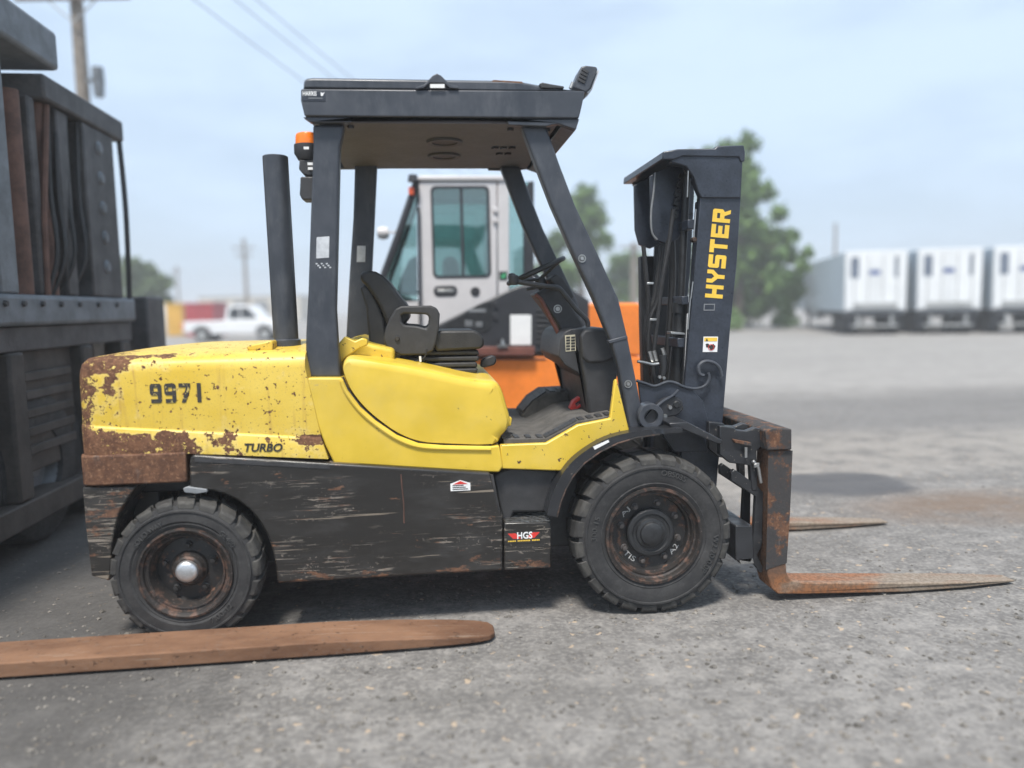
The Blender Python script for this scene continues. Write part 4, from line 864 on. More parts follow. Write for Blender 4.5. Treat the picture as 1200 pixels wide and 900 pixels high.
# hoses down the back of the mast
hs = [((789, 245), (784, 285), (776, 330), (770, 380), (765, 425), (768, 450)), ((783, 282), (778, 320), (771, 352), (762, 375), (760, 410), (764, 440)),
      ((754, 288), (757, 320), (760, 352), (760, 385), (763, 420)), ((786, 258), (788, 320), (785, 380), (781, 430), (778, 452)), ((775, 288), (770, 330), (766, 352), (758, 372), (757, 400), (761, 424))]
for i, h in enumerate(hs):
    y = YM+0.10+0.035*i; b = B(); b.tube(smooth_path([P(a, c, y) for a, c in h], 5), 0.012 if i != 3 else 0.02, 10); b.end('hose', 'hose', FL)
b = B(); b.pp([(751, 300), (768, 300), (764, 352), (764, 452), (754, 452), (752, 380)], 0.95, 1.02); b.end('far_hose_bracket', 'dark_metal', FL, bevel=0.006)
for (a, c) in ((762, 332), (765.5, 374.5)):
    b = B(); b.obox(P(a, c, YM+0.08), (0.018, 0, 0), (0, 0.004, 0), (0.001, 0, 0.006)); b.end('hose_clamp', 'steel', FL, bevel=0.002)
for i, (a, c) in enumerate(((763, 412), (768, 411), (778, 408))):
    p, q = P(a-2, c, YM+0.09), P(a+1.5, c+12, YM+0.09); b = B(); b.tube([p, p.lerp(q, .3), p.lerp(q, .31), p.lerp(q, .6), p.lerp(q, .61), q], 0.012, 6); b.end('hose_fitting', 'steel', FL, ang=20)
b = B(); b.tube(smooth_path([P(747, 423.5, YM+0.05), P(756, 425, YM+0.05), P(764, 427, YM+0.05), P(772, 426, YM+0.05)], 3), 0.008, 8); b.end('steel_pipe', 'steel', FL)
b = B(); b.tube([P(777, 416, YM+0.07), P(778, 430, YM+0.07), P(776, 442, YM+0.07)], 0.020, 12); b.end('filter_body', 'dark_metal', FL)
for a, c in ((773, 442), (778, 443)):
    q = P(a, c, YM+0.04); b = B(); b.lathe([(0, -0.008), (0.008, -0.008), (0.011, 0.002)], q, 6); b.end('valve_bolt', 'steel', FL)
b = B(); b.pp([(786, 388.5), (804, 390), (803, 392.5), (786, 391.5)], YM+0.035, YM+0.10); b.end('rail_wear_strip', 'steel', FL, bevel=0.002)
for (a, c, a2, c2) in ((806.5, 200, 805.5, 231), (812, 330, 809.5, 350), (809, 350, 806, 386), (815.5, 245, 813, 278)):
    b = B(); b.tube([P(a, c, YM-0.003), P(a2, c2, YM-0.003)], 0.004, 6); b.end('bright_rail_edge', 'steel', FL)
q = P(813, 281, YM); b = B(); b.lathe([(0, -0.014), (0.010, -0.013), (0.014, -0.004), (0.014, 0.02)], (q.x, YM-0.002, q.z), 12); b.end('mast_bolt', 'rim_lip', FL)
# lower gusset, tilt bracket and guide rod
gus = [(748, 448), (768, 453), (783, 447.5), (800, 452), (812, 457), (824, 470), (832, 500), (830, 530), (790, 530), (770, 500), (752, 480)]
b = B(); b.pp(gus, YM-0.022, YM-0.001); b.end('mast_gusset', 'mast_paint', FL, bevel=0.004)
b = B(); b.tube(smooth_path([P(a, c, YM-0.028) for a, c in ((746, 446), (758, 450), (768, 452.5), (782, 447.5), (792, 449), (802, 453.5), (815, 455.5), (826, 452), (831, 444), (830, 437))], 4), 0.008, 8)
b.tube(smooth_path([P(a, c, YM-0.028) for a, c in ((846, 441), (843, 431), (836, 425), (826, 423.5), (819, 429), (820, 438), (825, 440))], 4), 0.009, 8); b.end('guide_rod', 'guard', FL)
b = B(); b.pp([(770, 474), (778, 468), (792, 464), (800, 470), (801, 480), (794, 487), (779, 489), (774, 482)], YM-0.075, YM-0.024); tb = b.end('tilt_bracket', 'black', FL, bevel=0.006)
for (a, c, r) in ((785, 477.5, 0.012), (793, 474, 0.020), (779.5, 487.5, 0.011)):
    q = P(a, c, YM-0.078); b = B(); b.lathe([(0, -0.010), (r*0.75, -0.010), (r, -0.004), (r, 0.01)], (q.x, YM-0.076, q.z), 12); b.end('bracket_bolt', 'steel' if r < 0.015 else 'dark_metal', tb)
b = B(); b.tube(smooth_path([P(a, c, YM-0.08) for a, c in ((770, 476), (779, 469), (788, 464), (795, 457))], 3), 0.008, 8); b.end('tilt_lever', 'guard', FL)
b = B(); q = P(820, 517, YM); b.lathe([(0.03, -0.01), (0.045, -0.014), (0.05, 0.0)], (q.x, YM-0.003, q.z), 24); b.end('roller_boss', 'dark_metal', FL)
# lettering and stickers on the mast
o = P(853.5, 349, YM); t = P(853.8, 246, YM); t2 = P(828, 349, YM)
up_dir = (P(858, 246, YM)-P(848, 349, YM)).normalized()
o = P(846.5, 350, YM); L = (P(853, 246, YM)-o).length; k = 11.6*5+10
letters('maker_lettering', 'HYSTER', 'decal_yellow', FL, (o.x, YM-0.0008, o.z), up_dir, (-up_dir.z, 0, up_dir.x), 0.095, k/5.86*(L/(0.095/12)/k), wscale=L/(0.095/12)/k)
o = P(824, 412.5, YM); e = P(841, 394.5, YM)
b = B(); b.pp([(824.5, 394.5), (841.5, 394.5), (840.5, 412.5), (823.5, 412.5)], YM-0.002, YM-0.0006); ws = b.end('warning_sticker', 'white', FL, smooth=False)
b = B(); b.pp([(825.5, 395.5), (840.7, 395.5), (840.4, 400), (825.2, 400)], YM-0.003, YM-0.0022); b.end('sticker_header', 'decal_yellow', ws, smooth=False)
b = B(); b.pp([(827, 403), (830, 402.5), (832, 405), (836, 403), (838.5, 405.5), (837, 409), (833, 410.5), (831, 407.5), (827.5, 407)], YM-0.003, YM-0.0022); b.pp([(827, 399.6), (828.4, 396.2), (829.8, 399.6)], YM-0.004, YM-0.0031); b.end('sticker_print', 'decal_black', ws, smooth=False)
q = P(833, 407, YM); b = B(); b.lathe([(0.0135, -0.0036), (0.0165, -0.0036), (0.0165, -0.003), (0.0135, -0.003)], (q.x, YM-0.001, q.z), 20, closed=True); b.end('sticker_print', 'decal_red', ws, smooth=False)
b = B(); b.pp([(825, 356), (838, 356), (837.5, 364), (824.5, 364)], YM-0.0016, YM-0.0004, holes=([(826, 357.2), (837, 357.2), (836.5, 362.8), (825.6, 362.8)],)); b.end('worn_sticker', 'concrete_grey', FL, smooth=False)

# ---- carriage and forks
YK = 0.06
def kbar(pts, y0, y1, name, mat, bev=0.006, yp=None):
    b = B(); b.pp(pts, y0, y1, yp=YK if yp is None else yp); return b.end(name, mat, FL, bevel=bev)
kbar([(897, 505), (905, 501.5), (928, 503), (928, 527), (899, 528)], YK-0.02, mir(YK-0.02), 'carriage_bar', 'rust_dark', 0.006, YK-0.02)
kbar([(862, 616), (882, 616), (884, 652), (880, 660), (862, 657)], YK+0.02, mir(YK+0.02), 'carriage_lower_bar', 'black', 0.006, YK+0.02)
for y0, y1 in ((YK+0.05, YK+0.09), (mir(YK+0.09), mir(YK+0.05)), (YK+0.20, YK+0.24), (mir(YK+0.24), mir(YK+0.20))):
    kbar([(848, 501), (866, 503), (868, 506), (880, 507), (890, 503), (899, 505), (899, 525), (892, 530), (893, 578), (886, 578), (884, 548), (860, 545), (848, 535)], y0, y1, 'carriage_plate', 'black', 0.005)
    kbar([(862, 556), (866, 553), (893, 572), (900, 580), (899, 640), (893, 655), (901, 672), (897, 676), (880, 655), (888, 640), (891, 585), (862, 566)], y0+0.004, y1-0.004, 'carriage_brace', 'black', 0.004)
kbar([(862, 516), (884, 520), (884, 525), (864, 520)], YK+0.03, YK+0.12, 'chain_anchor', 'rust_dark', 0.003)
b = B(); b.tube([P(874, 524, YK+0.03), P(874, 536, YK+0.03)], 0.008, 8); b.end('chain_bolt', 'steel', FL)
b = B(); b.tube(smooth_path([P(a, c, YK+0.03) for a, c in ((882, 540), (888, 547), (890, 556), (892, 566))], 3), 0.010, 8); b.obox(P(886, 545, YK+0.03), (0.014, 0, 0.003), (0, 0.01, 0), (0, 0, 0.010)); b.end('side_shift_valve', 'steel', FL, bevel=0.002)
kbar([(868, 657), (884, 655), (886, 662), (870, 663)], YK+0.02, YK+0.12, 'lower_hook', 'steel', 0.003)
# forks: shank, heel and tapering blade as one forging
fk = [(901.5, 528), (927.5, 527), (925, 600), (921, 668), (922, 680), (927, 688), (940, 691), (1060, 691), (1130, 690.5), (1193, 690), (1196, 692.5), (1130, 697), (1060, 702), (940, 704.5), (912, 704.5), (904, 698), (899, 680)]
kf = Q(fk, YK)
zmin = min(z for _, z in kf); zs = -min(0, zmin-0.012)
for nm, y0, y1 in (('fork', YK, YK+0.15), ('fork', mir(YK+0.15), mir(YK))):
    b = B(); n = len(kf)
    xh = P(925, 690, YK).x; b.prism([(x if y0 < YC or x < xh else xh+(x-xh)*1.0, z+zs*max(0, min(1, (0.6-z)/0.4))) for x, z in kf], y0, y1); yc = (y0+y1)/2
    xt = max(x for x, _ in kf)
    for v in b.bm.verts:                 # blade narrows to the tip
        t = max(0, (v.co.x-(xt-0.42))/0.42); v.co.y = yc+(v.co.y-yc)*(1-0.48*t*t)
    b.end(nm, 'fork', FL, bevel=0.006)
b = B(); b.pp([(900.5, 529), (929, 528), (926, 600), (922, 660), (897.5, 668), (899.5, 600)], YK-0.003, YK-0.0004); b.end('shank_face', 'rust_dark', FL, bevel=0.001)

# ================================================================ long rusty fork in front of the rear wheel
A0, A1 = G(-10, 799), G(582, 758)
dirv = (A1-A0).normalized(); nrm = Vector((-dirv.y, dirv.x, 0)); Ln = (A1-A0).length
def fork_point(s, w, z): return A0+dirv*s+nrm*w+Vector((0, 0, z))
lf = thing('lift_fork', fork_point(-0.9, 0.07, 0), 'long brown rusted lift truck fork resting on the ground beside the rear wheel', 'fork')
b = B(); secs = []
for s, wf_, zt in ((-0.95, 1, .078), (0.0, 1, .078), (Ln-0.75, 1, .076), (Ln-0.45, 0.98, .066), (Ln-0.2, 0.92, .052), (Ln-0.08, 0.82, .044), (Ln-0.025, 0.66, .040), (Ln, 0.34, .036)):
    h_ = 0.115*wf_; zb = 0.012 if s < Ln-0.5 else 0.014; c = 0.115
    secs.append([fork_point(s, c-h_, zb), fork_point(s, c+h_, zb), fork_point(s, c+h_, zt), fork_point(s, c-h_, zt)])
b.loft(secs); b.end('blade', 'fork_brown', lf, bevel=0.006)
b = B(); b.loft([[fork_point(s, w, z) for s, w in ((-1.02, 0), (-0.94, 0), (-0.94, 0.23), (-1.02, 0.23))] for z in (0.012, 0.06, 0.6, 1.25)]); b.end('shank', 'fork_brown', lf, bevel=0.008)
for s in (-0.5, 0.6, Ln-0.35):
    b = B(); p = fork_point(s, 0.03, 0.0); q = fork_point(s, 0.20, 0.0); b.obox((p+q)*0.5+uz*0.007, dirv*0.05, nrm*0.085, (0, 0, 0.0055)); b.end('packing_shim', 'wood', lf)

# ================================================================ orange machine with grey cab behind
YO = 3.75
MC = thing('construction_machine', (P(600, 400, YO).x, YO+1.0, 0), 'orange and black heavy machine with pale grey glazed cab behind the yellow forklift', 'machine')
def mp(pts, y0, y1, name, mat, par=None, bev=0.008, holes=(), yp=YO):
    b = B(); b.pp(pts, y0, y1, holes, yp); return b.end(name, mat, par or MC, bevel=bev)
YO2 = YO+1.05
door = [(491, 213), (582, 213), (582, 347), (507, 384), (500, 400), (493, 400)]
win = Q([(504.5, 218), (575.5, 218), (575.5, 325), (504.5, 325)], YO); x0, z1, x1, z0 = win[0][0], win[0][1], win[2][0], win[2][1]
hole = rrect(x0, z0, x1, z1, 0.05)
b = B(); b.prism(Q(door, YO), YO, YO+0.05, holes=(hole,)); dr = b.end('cab_door', 'cab_grey', MC, bevel=0.004)
b = B(); b.prism(rrect(x0-0.001, z0-0.001, x1+0.001, z1+0.001, 0.05), YO-0.006, YO+0.03, holes=(rrect(x0+0.022, z0+0.022, x1-0.022, z1-0.022, 0.035),)); b.end('window_seal', 'machine_black', dr)
b = B(); b.prism(rrect(x0+0.02, z0+0.02, x1-0.02, z1-0.02, 0.035), YO+0.010, YO+0.016); b.end('door_pane', 'glass', dr)
xm = (x0+x1)/2+0.01; b = B(); b.box((xm-0.014, YO+0.004, z0+0.02), (xm+0.014, YO+0.022, z1-0.02)); b.end('window_divider', 'machine_black', dr)
hq = Q([(508, 335), (536, 347)], YO); b = B(); b.prism(rrect(hq[0][0], hq[1][1], hq[1][0], hq[0][1], 0.045), YO-0.008, YO-0.0005); hd = b.end('door_handle', 'machine_black', dr, bevel=0.004)
b = B(); b.prism(rrect(hq[0][0]+0.03, hq[1][1]+0.035, hq[1][0]-0.03, hq[0][1]-0.035, 0.012), YO-0.016, YO-0.008); b.end('door_lever', 'steel', dr, bevel=0.003)
q = P(557, 342, YO); b = B(); b.lathe([(0, -0.012), (0.02, -0.012), (0.024, -0.006), (0.042, -0.008), (0.046, -0.0005)], (q.x, YO, q.z), 24); b.end('door_lock', 'machine_black', dr)
for c in (246, 258): b = B(); b.obox(P(580.5, c, YO-0.012), (0.022, 0, 0), (0, 0.012, 0), (0, 0, 0.022)); b.end('door_hinge', 'cab_grey', dr, bevel=0.004)
b = B(); b.tube([P(490.5, 243, YO-0.03), P(493, 395, YO-0.03)], 0.014, 8); b.end('grab_rail', 'machine_black', MC)
# far cab side with its own opening, pillars, roof, screens
mp([(491, 213), (598, 213), (598, 345), (505, 390), (493, 400)], YO2-0.05, YO2, 'cab_side', 'cab_grey', holes=([(503, 222), (578, 222), (578, 322), (503, 322)],))
b = B(); b.pp([(503, 222), (578, 222), (578, 322), (503, 322)], YO2-0.03, YO2-0.024, yp=YO); b.end('cab_side_pane', 'glass', MC)
mp([(583.5, 211), (596.5, 211), (596.5, 341), (583.5, 347)], YO, YO+0.07, 'cab_pillar', 'cab_grey')
mp([(492, 206), (596, 206), (600, 208.5), (600, 212), (488, 212), (488, 209)], YO-0.02, YO2+0.02, 'cab_roof', 'cab_grey', bev=0.012)
mp([(614, 225), (620, 212), (626, 212), (626, 335), (614, 335)], YO+0.01, YO+0.08, 'rear_pillar', 'machine_black')
mp([(597, 213), (620, 212), (614, 225), (614, 335), (597, 341)], YO+0.03, YO+0.036, 'rear_side_pane', 'glass')
for y in (YO+0.02, YO2-0.06):
    b = B(); b.tube([P(489, 211, YO)+uy*(y-YO), P(467, 275, YO)+uy*(y-YO), P(444, 338, YO)+uy*(y-YO), P(446, 400, YO)+uy*(y-YO)], 0.035, 8); b.end('windscreen_pillar', 'machine_black', MC)
b = B(); b.loft([[P(489, 212, YO)+uy*a for a in (0.05, 0.99)]+[P(490, 213, YO)+uy*a for a in (0.99, 0.05)], [P(444, 338, YO)+uy*a for a in (0.05, 0.99)]+[P(445, 339, YO)+uy*a for a in (0.99, 0.05)]]); b.end('windscreen', 'glass', MC)
mp([(488, 216), (489.5, 352), (474, 353), (450, 336)], YO+0.015, YO+0.020, 'quarter_pane', 'glass')
mp([(443, 338), (490, 352), (493, 400), (493, 470), (452, 470), (444, 420)], YO+0.02, YO2-0.02, 'cab_front_panel', 'cab_grey')
# seat and lever inside the cab
mp([(520, 300), (532, 296), (540, 305), (545, 350), (575, 355), (575, 372), (530, 375), (522, 350)], YO+0.35, YO+0.75, 'operator_seat', 'vinyl', bev=0.03)
b = B(); b.tube([P(488, 345, YO+0.4), P(475, 320, YO+0.4)], 0.03, 10); b.end('control_lever', 'vinyl', MC)
mp([(478, 300), (488, 295), (489, 345), (462, 345), (468, 322)], YO+0.5, YO+0.56, 'front_console', 'vinyl')
b = B(); b.lathe([(0, 0.06), (0.05, 0.05), (0.065, 0.0), (0.05, -0.05), (0, -0.06)], P(449, 273, YO+0.25), 18, 'X'); b.tube([P(449, 273, YO+0.25), P(466, 272, YO+0.1)], 0.01, 6); b.end('mirror', 'cab_grey', MC)
b = B(); b.lathe([(0.0, 0.07), (0.04, 0.06), (0.05, 0.0), (0, 0.0)], P(484, 213, YO-0.06), 16, 'Z'); b.end('roof_lamp', 'machine_black', MC)
b = B(); b.obox(P(482, 224, YO-0.04), (0.025, 0, 0), (0, 0.02, 0), (0, 0, 0.035)); b.end('marker_lamp', 'amber', MC, bevel=0.006)
# black side body and vents
body = [(498, 392), (507, 383.5), (600, 338), (612, 334), (660, 333), (690, 352), (690, 413), (498, 413)]
sp = mp(body, YO-0.03, YO+0.9, 'side_body', 'machine_black', bev=0.015)
mp([(520, 388), (522, 380), (560, 357), (573, 353), (576, 357), (576, 383), (570, 390), (540, 392), (520, 391)], YO-0.036, YO-0.031, 'service_door', 'dark_metal', sp)
for (a, c, w_, h_) in ((559, 364, 20, 4), (549, 379, 9, 7), (561, 380, 8, 6)): mp([(a-w_/2, c-h_/2), (a+w_/2, c-h_/2), (a+w_/2, c+h_/2), (a-w_/2, c+h_/2)], YO-0.041, YO-0.0365, 'gauge_plate', 'concrete_grey', sp, 0.002)
mp([(597.5, 369), (622, 369), (622, 404), (597.5, 404)], YO-0.036, YO-0.031, 'white_placard', 'white', sp, 0.002)
for i in range(7): mp([(628, 362+i*6.3), (650, 362+i*6.3), (650, 365+i*6.3), (628, 365+i*6.3)], YO-0.050, YO-0.0305, 'vent_slat', 'plastic', sp, 0.003)
for c in (357, 371): b = B(); b.obox(P(580.5, c, YO-0.04), (0.02, 0, 0), (0, 0.01, 0), (0, 0, 0.03)); b.end('panel_hinge', 'machine_black', sp, bevel=0.004)
lq = mp([(585, 318), (594.5, 318), (594.5, 328.5), (585, 328.5)], YO-0.004, YO-0.0005, 'leaf_sticker', 'machine_black', None, 0.0)
mp([(587, 326), (588, 322), (592.5, 319.5), (593, 323), (591, 326)], YO-0.006, YO-0.0045, 'leaf_print', 'green_print', lq, 0.0)
mp([(498, 406), (625, 406), (625, 416), (498, 416)], YO-0.10, YO-0.0305, 'base_rail', 'red_brown')
b = B(); b.obox(P(589, 405.5, YO-0.11), (0.05, 0, 0), (0, 0.01, 0), (0, 0, 0.012)); b.lathe([(0, 0.06), (0.012, 0.05), (0.02, 0.0)], P(589, 404, YO-0.11), 8, 'Z'); b.end('rail_latch', 'steel', MC)
mp([(440, 418), (752, 418), (752, 492), (740, 505), (440, 505)], YO-0.02, YO+1.9, 'lower_body', 'orange', bev=0.02)
mp([(684, 360), (690, 355), (748, 355), (752, 360), (752, 417), (684, 417)], YO-0.015, YO+1.9, 'engine_hood', 'orange', bev=0.02)
mp([(510, 419.5), (640, 419.5), (640, 421.5), (510, 421.5)], YO-0.026, YO-0.0205, 'body_stripe', 'machine_black', None, 0.0)
mp([(450, 505), (745, 505), (735, 530), (460, 530)], YO+0.1, YO+1.8, 'undercarriage', 'machine_black')
for a in (490, 700):
    for y, sg in ((YO-0.05, 1), (YO+1.93, -1)):
        q = P(a, 500, YO); b = B(); R = 0.42; prof = [(0.2, 0.04), (0.22, 0.0), (0.34, 0.0), (0.40, 0.03), (R, 0.08), (R, 0.24), (0.40, 0.29), (0.2, 0.28)]
        b.lathe([(r, o*sg) for r, o in prof], (q.x, y, R), 40, closed=True); wm = b.end('machine_wheel', 'rubber', MC, ang=30)
        b = B(); b.lathe([(r, o*sg) for r, o in [(0.215, 0.02), (0.19, 0.06), (0.08, 0.07), (0.07, 0.03), (0.0, 0.03)]], (q.x, y, R), 32); b.end('machine_rim', 'orange', wm, ang=30)

# ================================================================ large dark lift truck at the left
XB = -3.60
yA, yB = PX(-260, 400, XB).y, PX(190, 400, XB).y
LT = thing('lift_truck', (XB-0.9, (yA+yB)/2, 0), 'large dark grimy lift truck with overhead guard and rusty mast, standing behind the counterweight', 'lift truck')
def lp_(lo, hi, name, mat, bev=0.012, par=None):
    b = B(); b.box(lo, hi); return b.end(name, mat, par or LT, bevel=bev)
Y = lambda px, py=480: PX(px, py, XB).y
Z = lambda px, py: PX(px, py, XB).z
lp_((XB-1.7, yA, 0.20), (XB, Y(150), 0.36), 'chassis_beam', 'left_brown')
lp_((XB-1.7, yA, 0.361), (XB-0.35, Y(165), 1.30), 'engine_bay', 'left_brown')
lp_((XB-1.75, yA, 1.46), (XB+0.02, Y(165), 1.66), 'deck', 'left_grey', 0.03)
lp_((XB-1.70, yA, 1.301), (XB-0.03, Y(165), 1.459), 'deck_skirt', 'left_dark', 0.01)
lp_((XB-0.5, Y(172, 370), 0.5), (XB+0.01, Y(192, 370), 1.68), 'rear_box', 'left_dark', 0.02)
for a, c in ((18, 36), (104, 116), (150, 160)): lp_((XB-0.16, Y(a), 0.361), (XB-0.01, Y(c), 1.30), 'frame_upright', 'left_brown', 0.02)
for a in (-45, 62, 128):
    b = B(); R = 0.52; q = (XB-0.38, Y(a), R); b.lathe([(0.24, 0.24), (0.26, 0.30), (0.44, 0.31), (0.50, 0.28), (R, 0.22), (R, 0.0), (0.24, 0.0)], q, 36, 'X', closed=True); w = b.end('tyre', 'rubber', LT, ang=30)
    b = B(); b.lathe([(0.25, 0.27), (0.22, 0.2), (0.1, 0.18), (0.08, 0.24), (0, 0.24)], q, 28, 'X'); b.end('wheel_rim', 'left_grey', w, ang=30)
for i in range(4): lp_((XB-0.345, Y(48)+0.0, 0.50+i*0.2), (XB-0.30, Y(100), 0.60+i*0.2), 'bay_louvre', 'left_grey', 0.01)
lp_((XB-0.13, Y(40), 0.50), (XB-0.09, Y(103), 1.30), 'side_skirt', 'left_brown', 0.01)
for i in range(5): lp_((XB-0.089, Y(44), 0.62+i*0.12), (XB-0.06, Y(98), 0.68+i*0.12), 'skirt_rib', 'left_brown', 0.008)
# overhead guard
zr0, zr1 = Z(60, 80), Z(65, 40)
lp_((XB-1.5, yA, zr0), (XB+0.02, Y(64, 45), zr1), 'guard_roof', 'left_grey', 0.03)
lp_((XB-0.12, Y(-8, 200), 1.661), (XB-0.01, Y(14, 200), zr0-0.001), 'guard_post', 'left_grey', 0.015)
lp_((XB-1.45, Y(-8, 200), 1.661), (XB-1.34, Y(14, 200), zr0-0.001), 'guard_post', 'left_grey', 0.015)
lp_((XB-0.12, Y(-200), 1.661), (XB-0.01, Y(-170), zr0-0.001), 'guard_post', 'left_grey', 0.015)
lp_((XB-1.45, Y(-200), 1.661), (XB-1.34, Y(-170), zr0-0.001), 'guard_post', 'left_grey', 0.015)
# mast
zt = Z(140, 160)
lp_((XB-0.55, Y(50, 130), zt-0.04), (XB+0.02, Y(141, 140), zt+0.13), 'mast_crosshead', 'left_dark', 0.02)
for a, c, xo in ((104, 138, 0.0), (78, 90, -0.02), (50, 58, -0.04)): lp_((XB-0.24+xo, Y(a, 250), 1.661), (XB+xo, Y(c, 250), zt-0.041), 'mast_channel', 'left_dark', 0.015)
lp_((XB-0.50, Y(40, 250), 1.661), (XB-0.44, Y(95, 250), zt-0.041), 'mast_plate', 'left_dark', 0.01)
for a, c_ in ((40, 'left_rust'), (69, 'left_rust')):
    b = B(); b.tube([(XB-0.10, Y(a, 250), 1.655), (XB-0.10, Y(a, 250), zt-0.042)], 0.06, 14); b.end('mast_cylinder', c_, LT, ang=40)
b = B(); b.tube([(XB-0.03, Y(61, 340), 1.655), (XB-0.03, Y(57, 250), 2.2), (XB-0.03, Y(60, 130), zt-0.05)], 0.022, 8); b.end('mast_pipe', 'left_rust', LT)
b = B(); b.tube(smooth_path([(XB-0.02, Y(141, 150), zt+0.05), (XB+0.02, Y(144, 240), 2.4), (XB+0.0, Y(151, 340), 1.655)], 5), 0.022, 8); b.end('hose', 'hose', LT)
for i, a in enumerate((64, 73, 84, 97)):
    b = B(); b.tube(smooth_path([(XB-0.05-0.02*i, Y(a, 340), 1.655), (XB+0.01, Y(a+1, 290), 1.95), (XB-0.03, Y(a, 220), 2.4), (XB-0.04, Y(a, 150), zt-0.05)], 5), 0.016, 8); b.end('hose', 'hose', LT)
for i in range(5):
    b = B(); b.lathe([(0, 0.02), (0.035, 0.02), (0.05, 0.008), (0.055, 0.0)], (XB+0.0, Y(121, 250), 1.9+i*0.23), 14, 'X'); b.end('mast_roller', 'left_grey', LT, ang=30)
for i in range(8):
    b = B(); b.lathe([(0, 0.018), (0.018, 0.018), (0.022, 0.0)], (XB+0.02, Y(-20+i*22, 365), 1.60), 6, 'X'); b.end('deck_bolt', 'left_dark', LT, ang=30)
lp_((XB-0.3, Y(22), 2.25), (XB-0.26, Y(30), 2.4), 'lamp', 'beige', 0.01)
lp_((XB-0.3, Y(20), 2.66), (XB-0.27, Y(32), 2.72), 'blue_tag', 'navy', 0.005)

# ================================================================ refrigerated trailers across the yard
tr_root = None
ax = Vector((0.258, 0.966, 0)); sxv = Vector((0.966, -0.258, 0))
r_, f_ = rgt.copy(), fwd.copy(); r_.z = f_.z = 0; r_.normalize(); f_.normalize()
AX = (f_*0.977+r_*0.215).normalized(); SX = (r_*0.977-f_*0.215).normalized()
LL, WW, HH = 15.0, 2.5, 3.65
def mk_trailer(base, label):
    t = thing('trailer', base, label, 'trailer', 'white refrigerated trailers parked in a row across the yard')
    def pt(a, s, z): return base+SX*a+AX*s+Vector((0, 0, z))
    def bx(a0, a1, s0, s1, z0, z1, name, mat, par=None, bev=0.02):
        b = B(); b.obox(pt((a0+a1)/2, (s0+s1)/2, (z0+z1)/2), SX*((a1-a0)/2), AX*((s1-s0)/2), (0, 0, (z1-z0)/2)); return b.end(name, mat, par or t, bevel=bev)
    bo = bx(0, WW, 0.05, LL, 1.05, HH, 'box_body', 'trailer_side')
    for a0, a1 in ((0.10, WW/2-0.01), (WW/2+0.01, WW-0.10)):
        d = bx(a0, a1, -0.03, 0.049, 1.12, HH-0.14, 'rear_door', 'trailer_white', None, 0.015)
        for q in (a0+0.28, a1-0.28): b = B(); b.tube([pt(q, -0.05, 1.15), pt(q, -0.05, HH-0.18)], 0.02, 6); b.end('lock_bar', 'trailer_grey', d)
    fr = bx(0, 0.095, -0.02, 0.048, 1.05, HH+0.01, 'door_frame', 'trailer_white'); bx(WW-0.095, WW, -0.02, 0.048, 1.05, HH+0.01, 'door_frame', 'trailer_white'); bx(0.096, WW-0.096, -0.02, 0.048, HH-0.13, HH+0.01, 'door_frame', 'trailer_white')
    for a in (0.22, WW-0.50): bx(a, a+(0.34 if a < 1 else 0.16), -0.040, -0.0305, HH-1.15, HH-0.25, 'door_panel_mark', 'slate', None, 0.04)
    for i, (w, z, h_) in enumerate(((0.46, HH-1.02, 0.20), (0.16, HH-0.80, 0.05))): bx(WW/2-w/2-0.05, WW/2+w/2-0.05, -0.042, -0.0305, z, z+h_, 'door_emblem', 'navy' if i == 0 else 'trailer_grey', None, 0.0)
    bx(0.35, WW-0.35, -0.10, -0.0305, 1.16, 1.42, 'rear_sill', 'trailer_grey'); bx(0.02, WW-0.02, -0.08, 0.3, 0.86, 1.04, 'rear_bumper', 'trailer_dark')
    for a in (0.5, WW-0.62): bx(a, a+0.12, -0.06, 0.05, 0.45, 0.859, 'guard_leg', 'trailer_grey')
    bx(0.3, WW-0.3, -0.06, 0.05, 0.36, 0.449, 'underride_bar', 'trailer_grey')
    bx(0.4, WW-0.4, 0.4, LL-1, 0.75, 1.049, 'frame_rail', 'trailer_dark')
    for s in (1.2, 2.5):
        for a0 in (0.05, WW-0.60):
            b = B(); b.tube([pt(a0, s, 0.5), pt(a0+0.55, s, 0.5)], 0.5, 24); b.end('trailer_tyre', 'rubber', t, ang=40)
    for a0 in (0.1, WW-0.7): bx(a0, a0+0.6, 0.32, 0.34, 0.30, 0.84, 'mud_flap', 'trailer_dark', None, 0.0)
    bx(0.1, WW-0.1, LL+0.001, LL+0.5, 1.9, HH-0.2, 'cooling_unit', 'trailer_white', None, 0.08)
    bx(0.2, 0.7, 9.0, 10.2, 0.55, 1.04, 'side_box', 'trailer_white'); 
    for a0 in (0.4, WW-0.55): bx(a0, a0+0.15, LL-2.6, LL-2.45, 0.02, 1.049, 'landing_leg', 'trailer_grey')
    for i in range(1, 12): bx(-0.012, 0.0, i*LL/12-0.03, i*LL/12+0.03, 1.1, HH-0.05, 'side_rib', 'trailer_side', bo, 0.0)
    return t
d0 = 34.0
base0 = D(989, 380, d0); base0.z = 0
labels = ['white refrigerated trailer beside the big tree, its long pale side showing', 'white refrigerated trailer parked between two others across the yard', 'white refrigerated trailer at the end of the row away from the tree']
for i in range(3):
    mk_trailer(base0+SX*(i*2.92)+AX*(-0.05*i), labels[i])

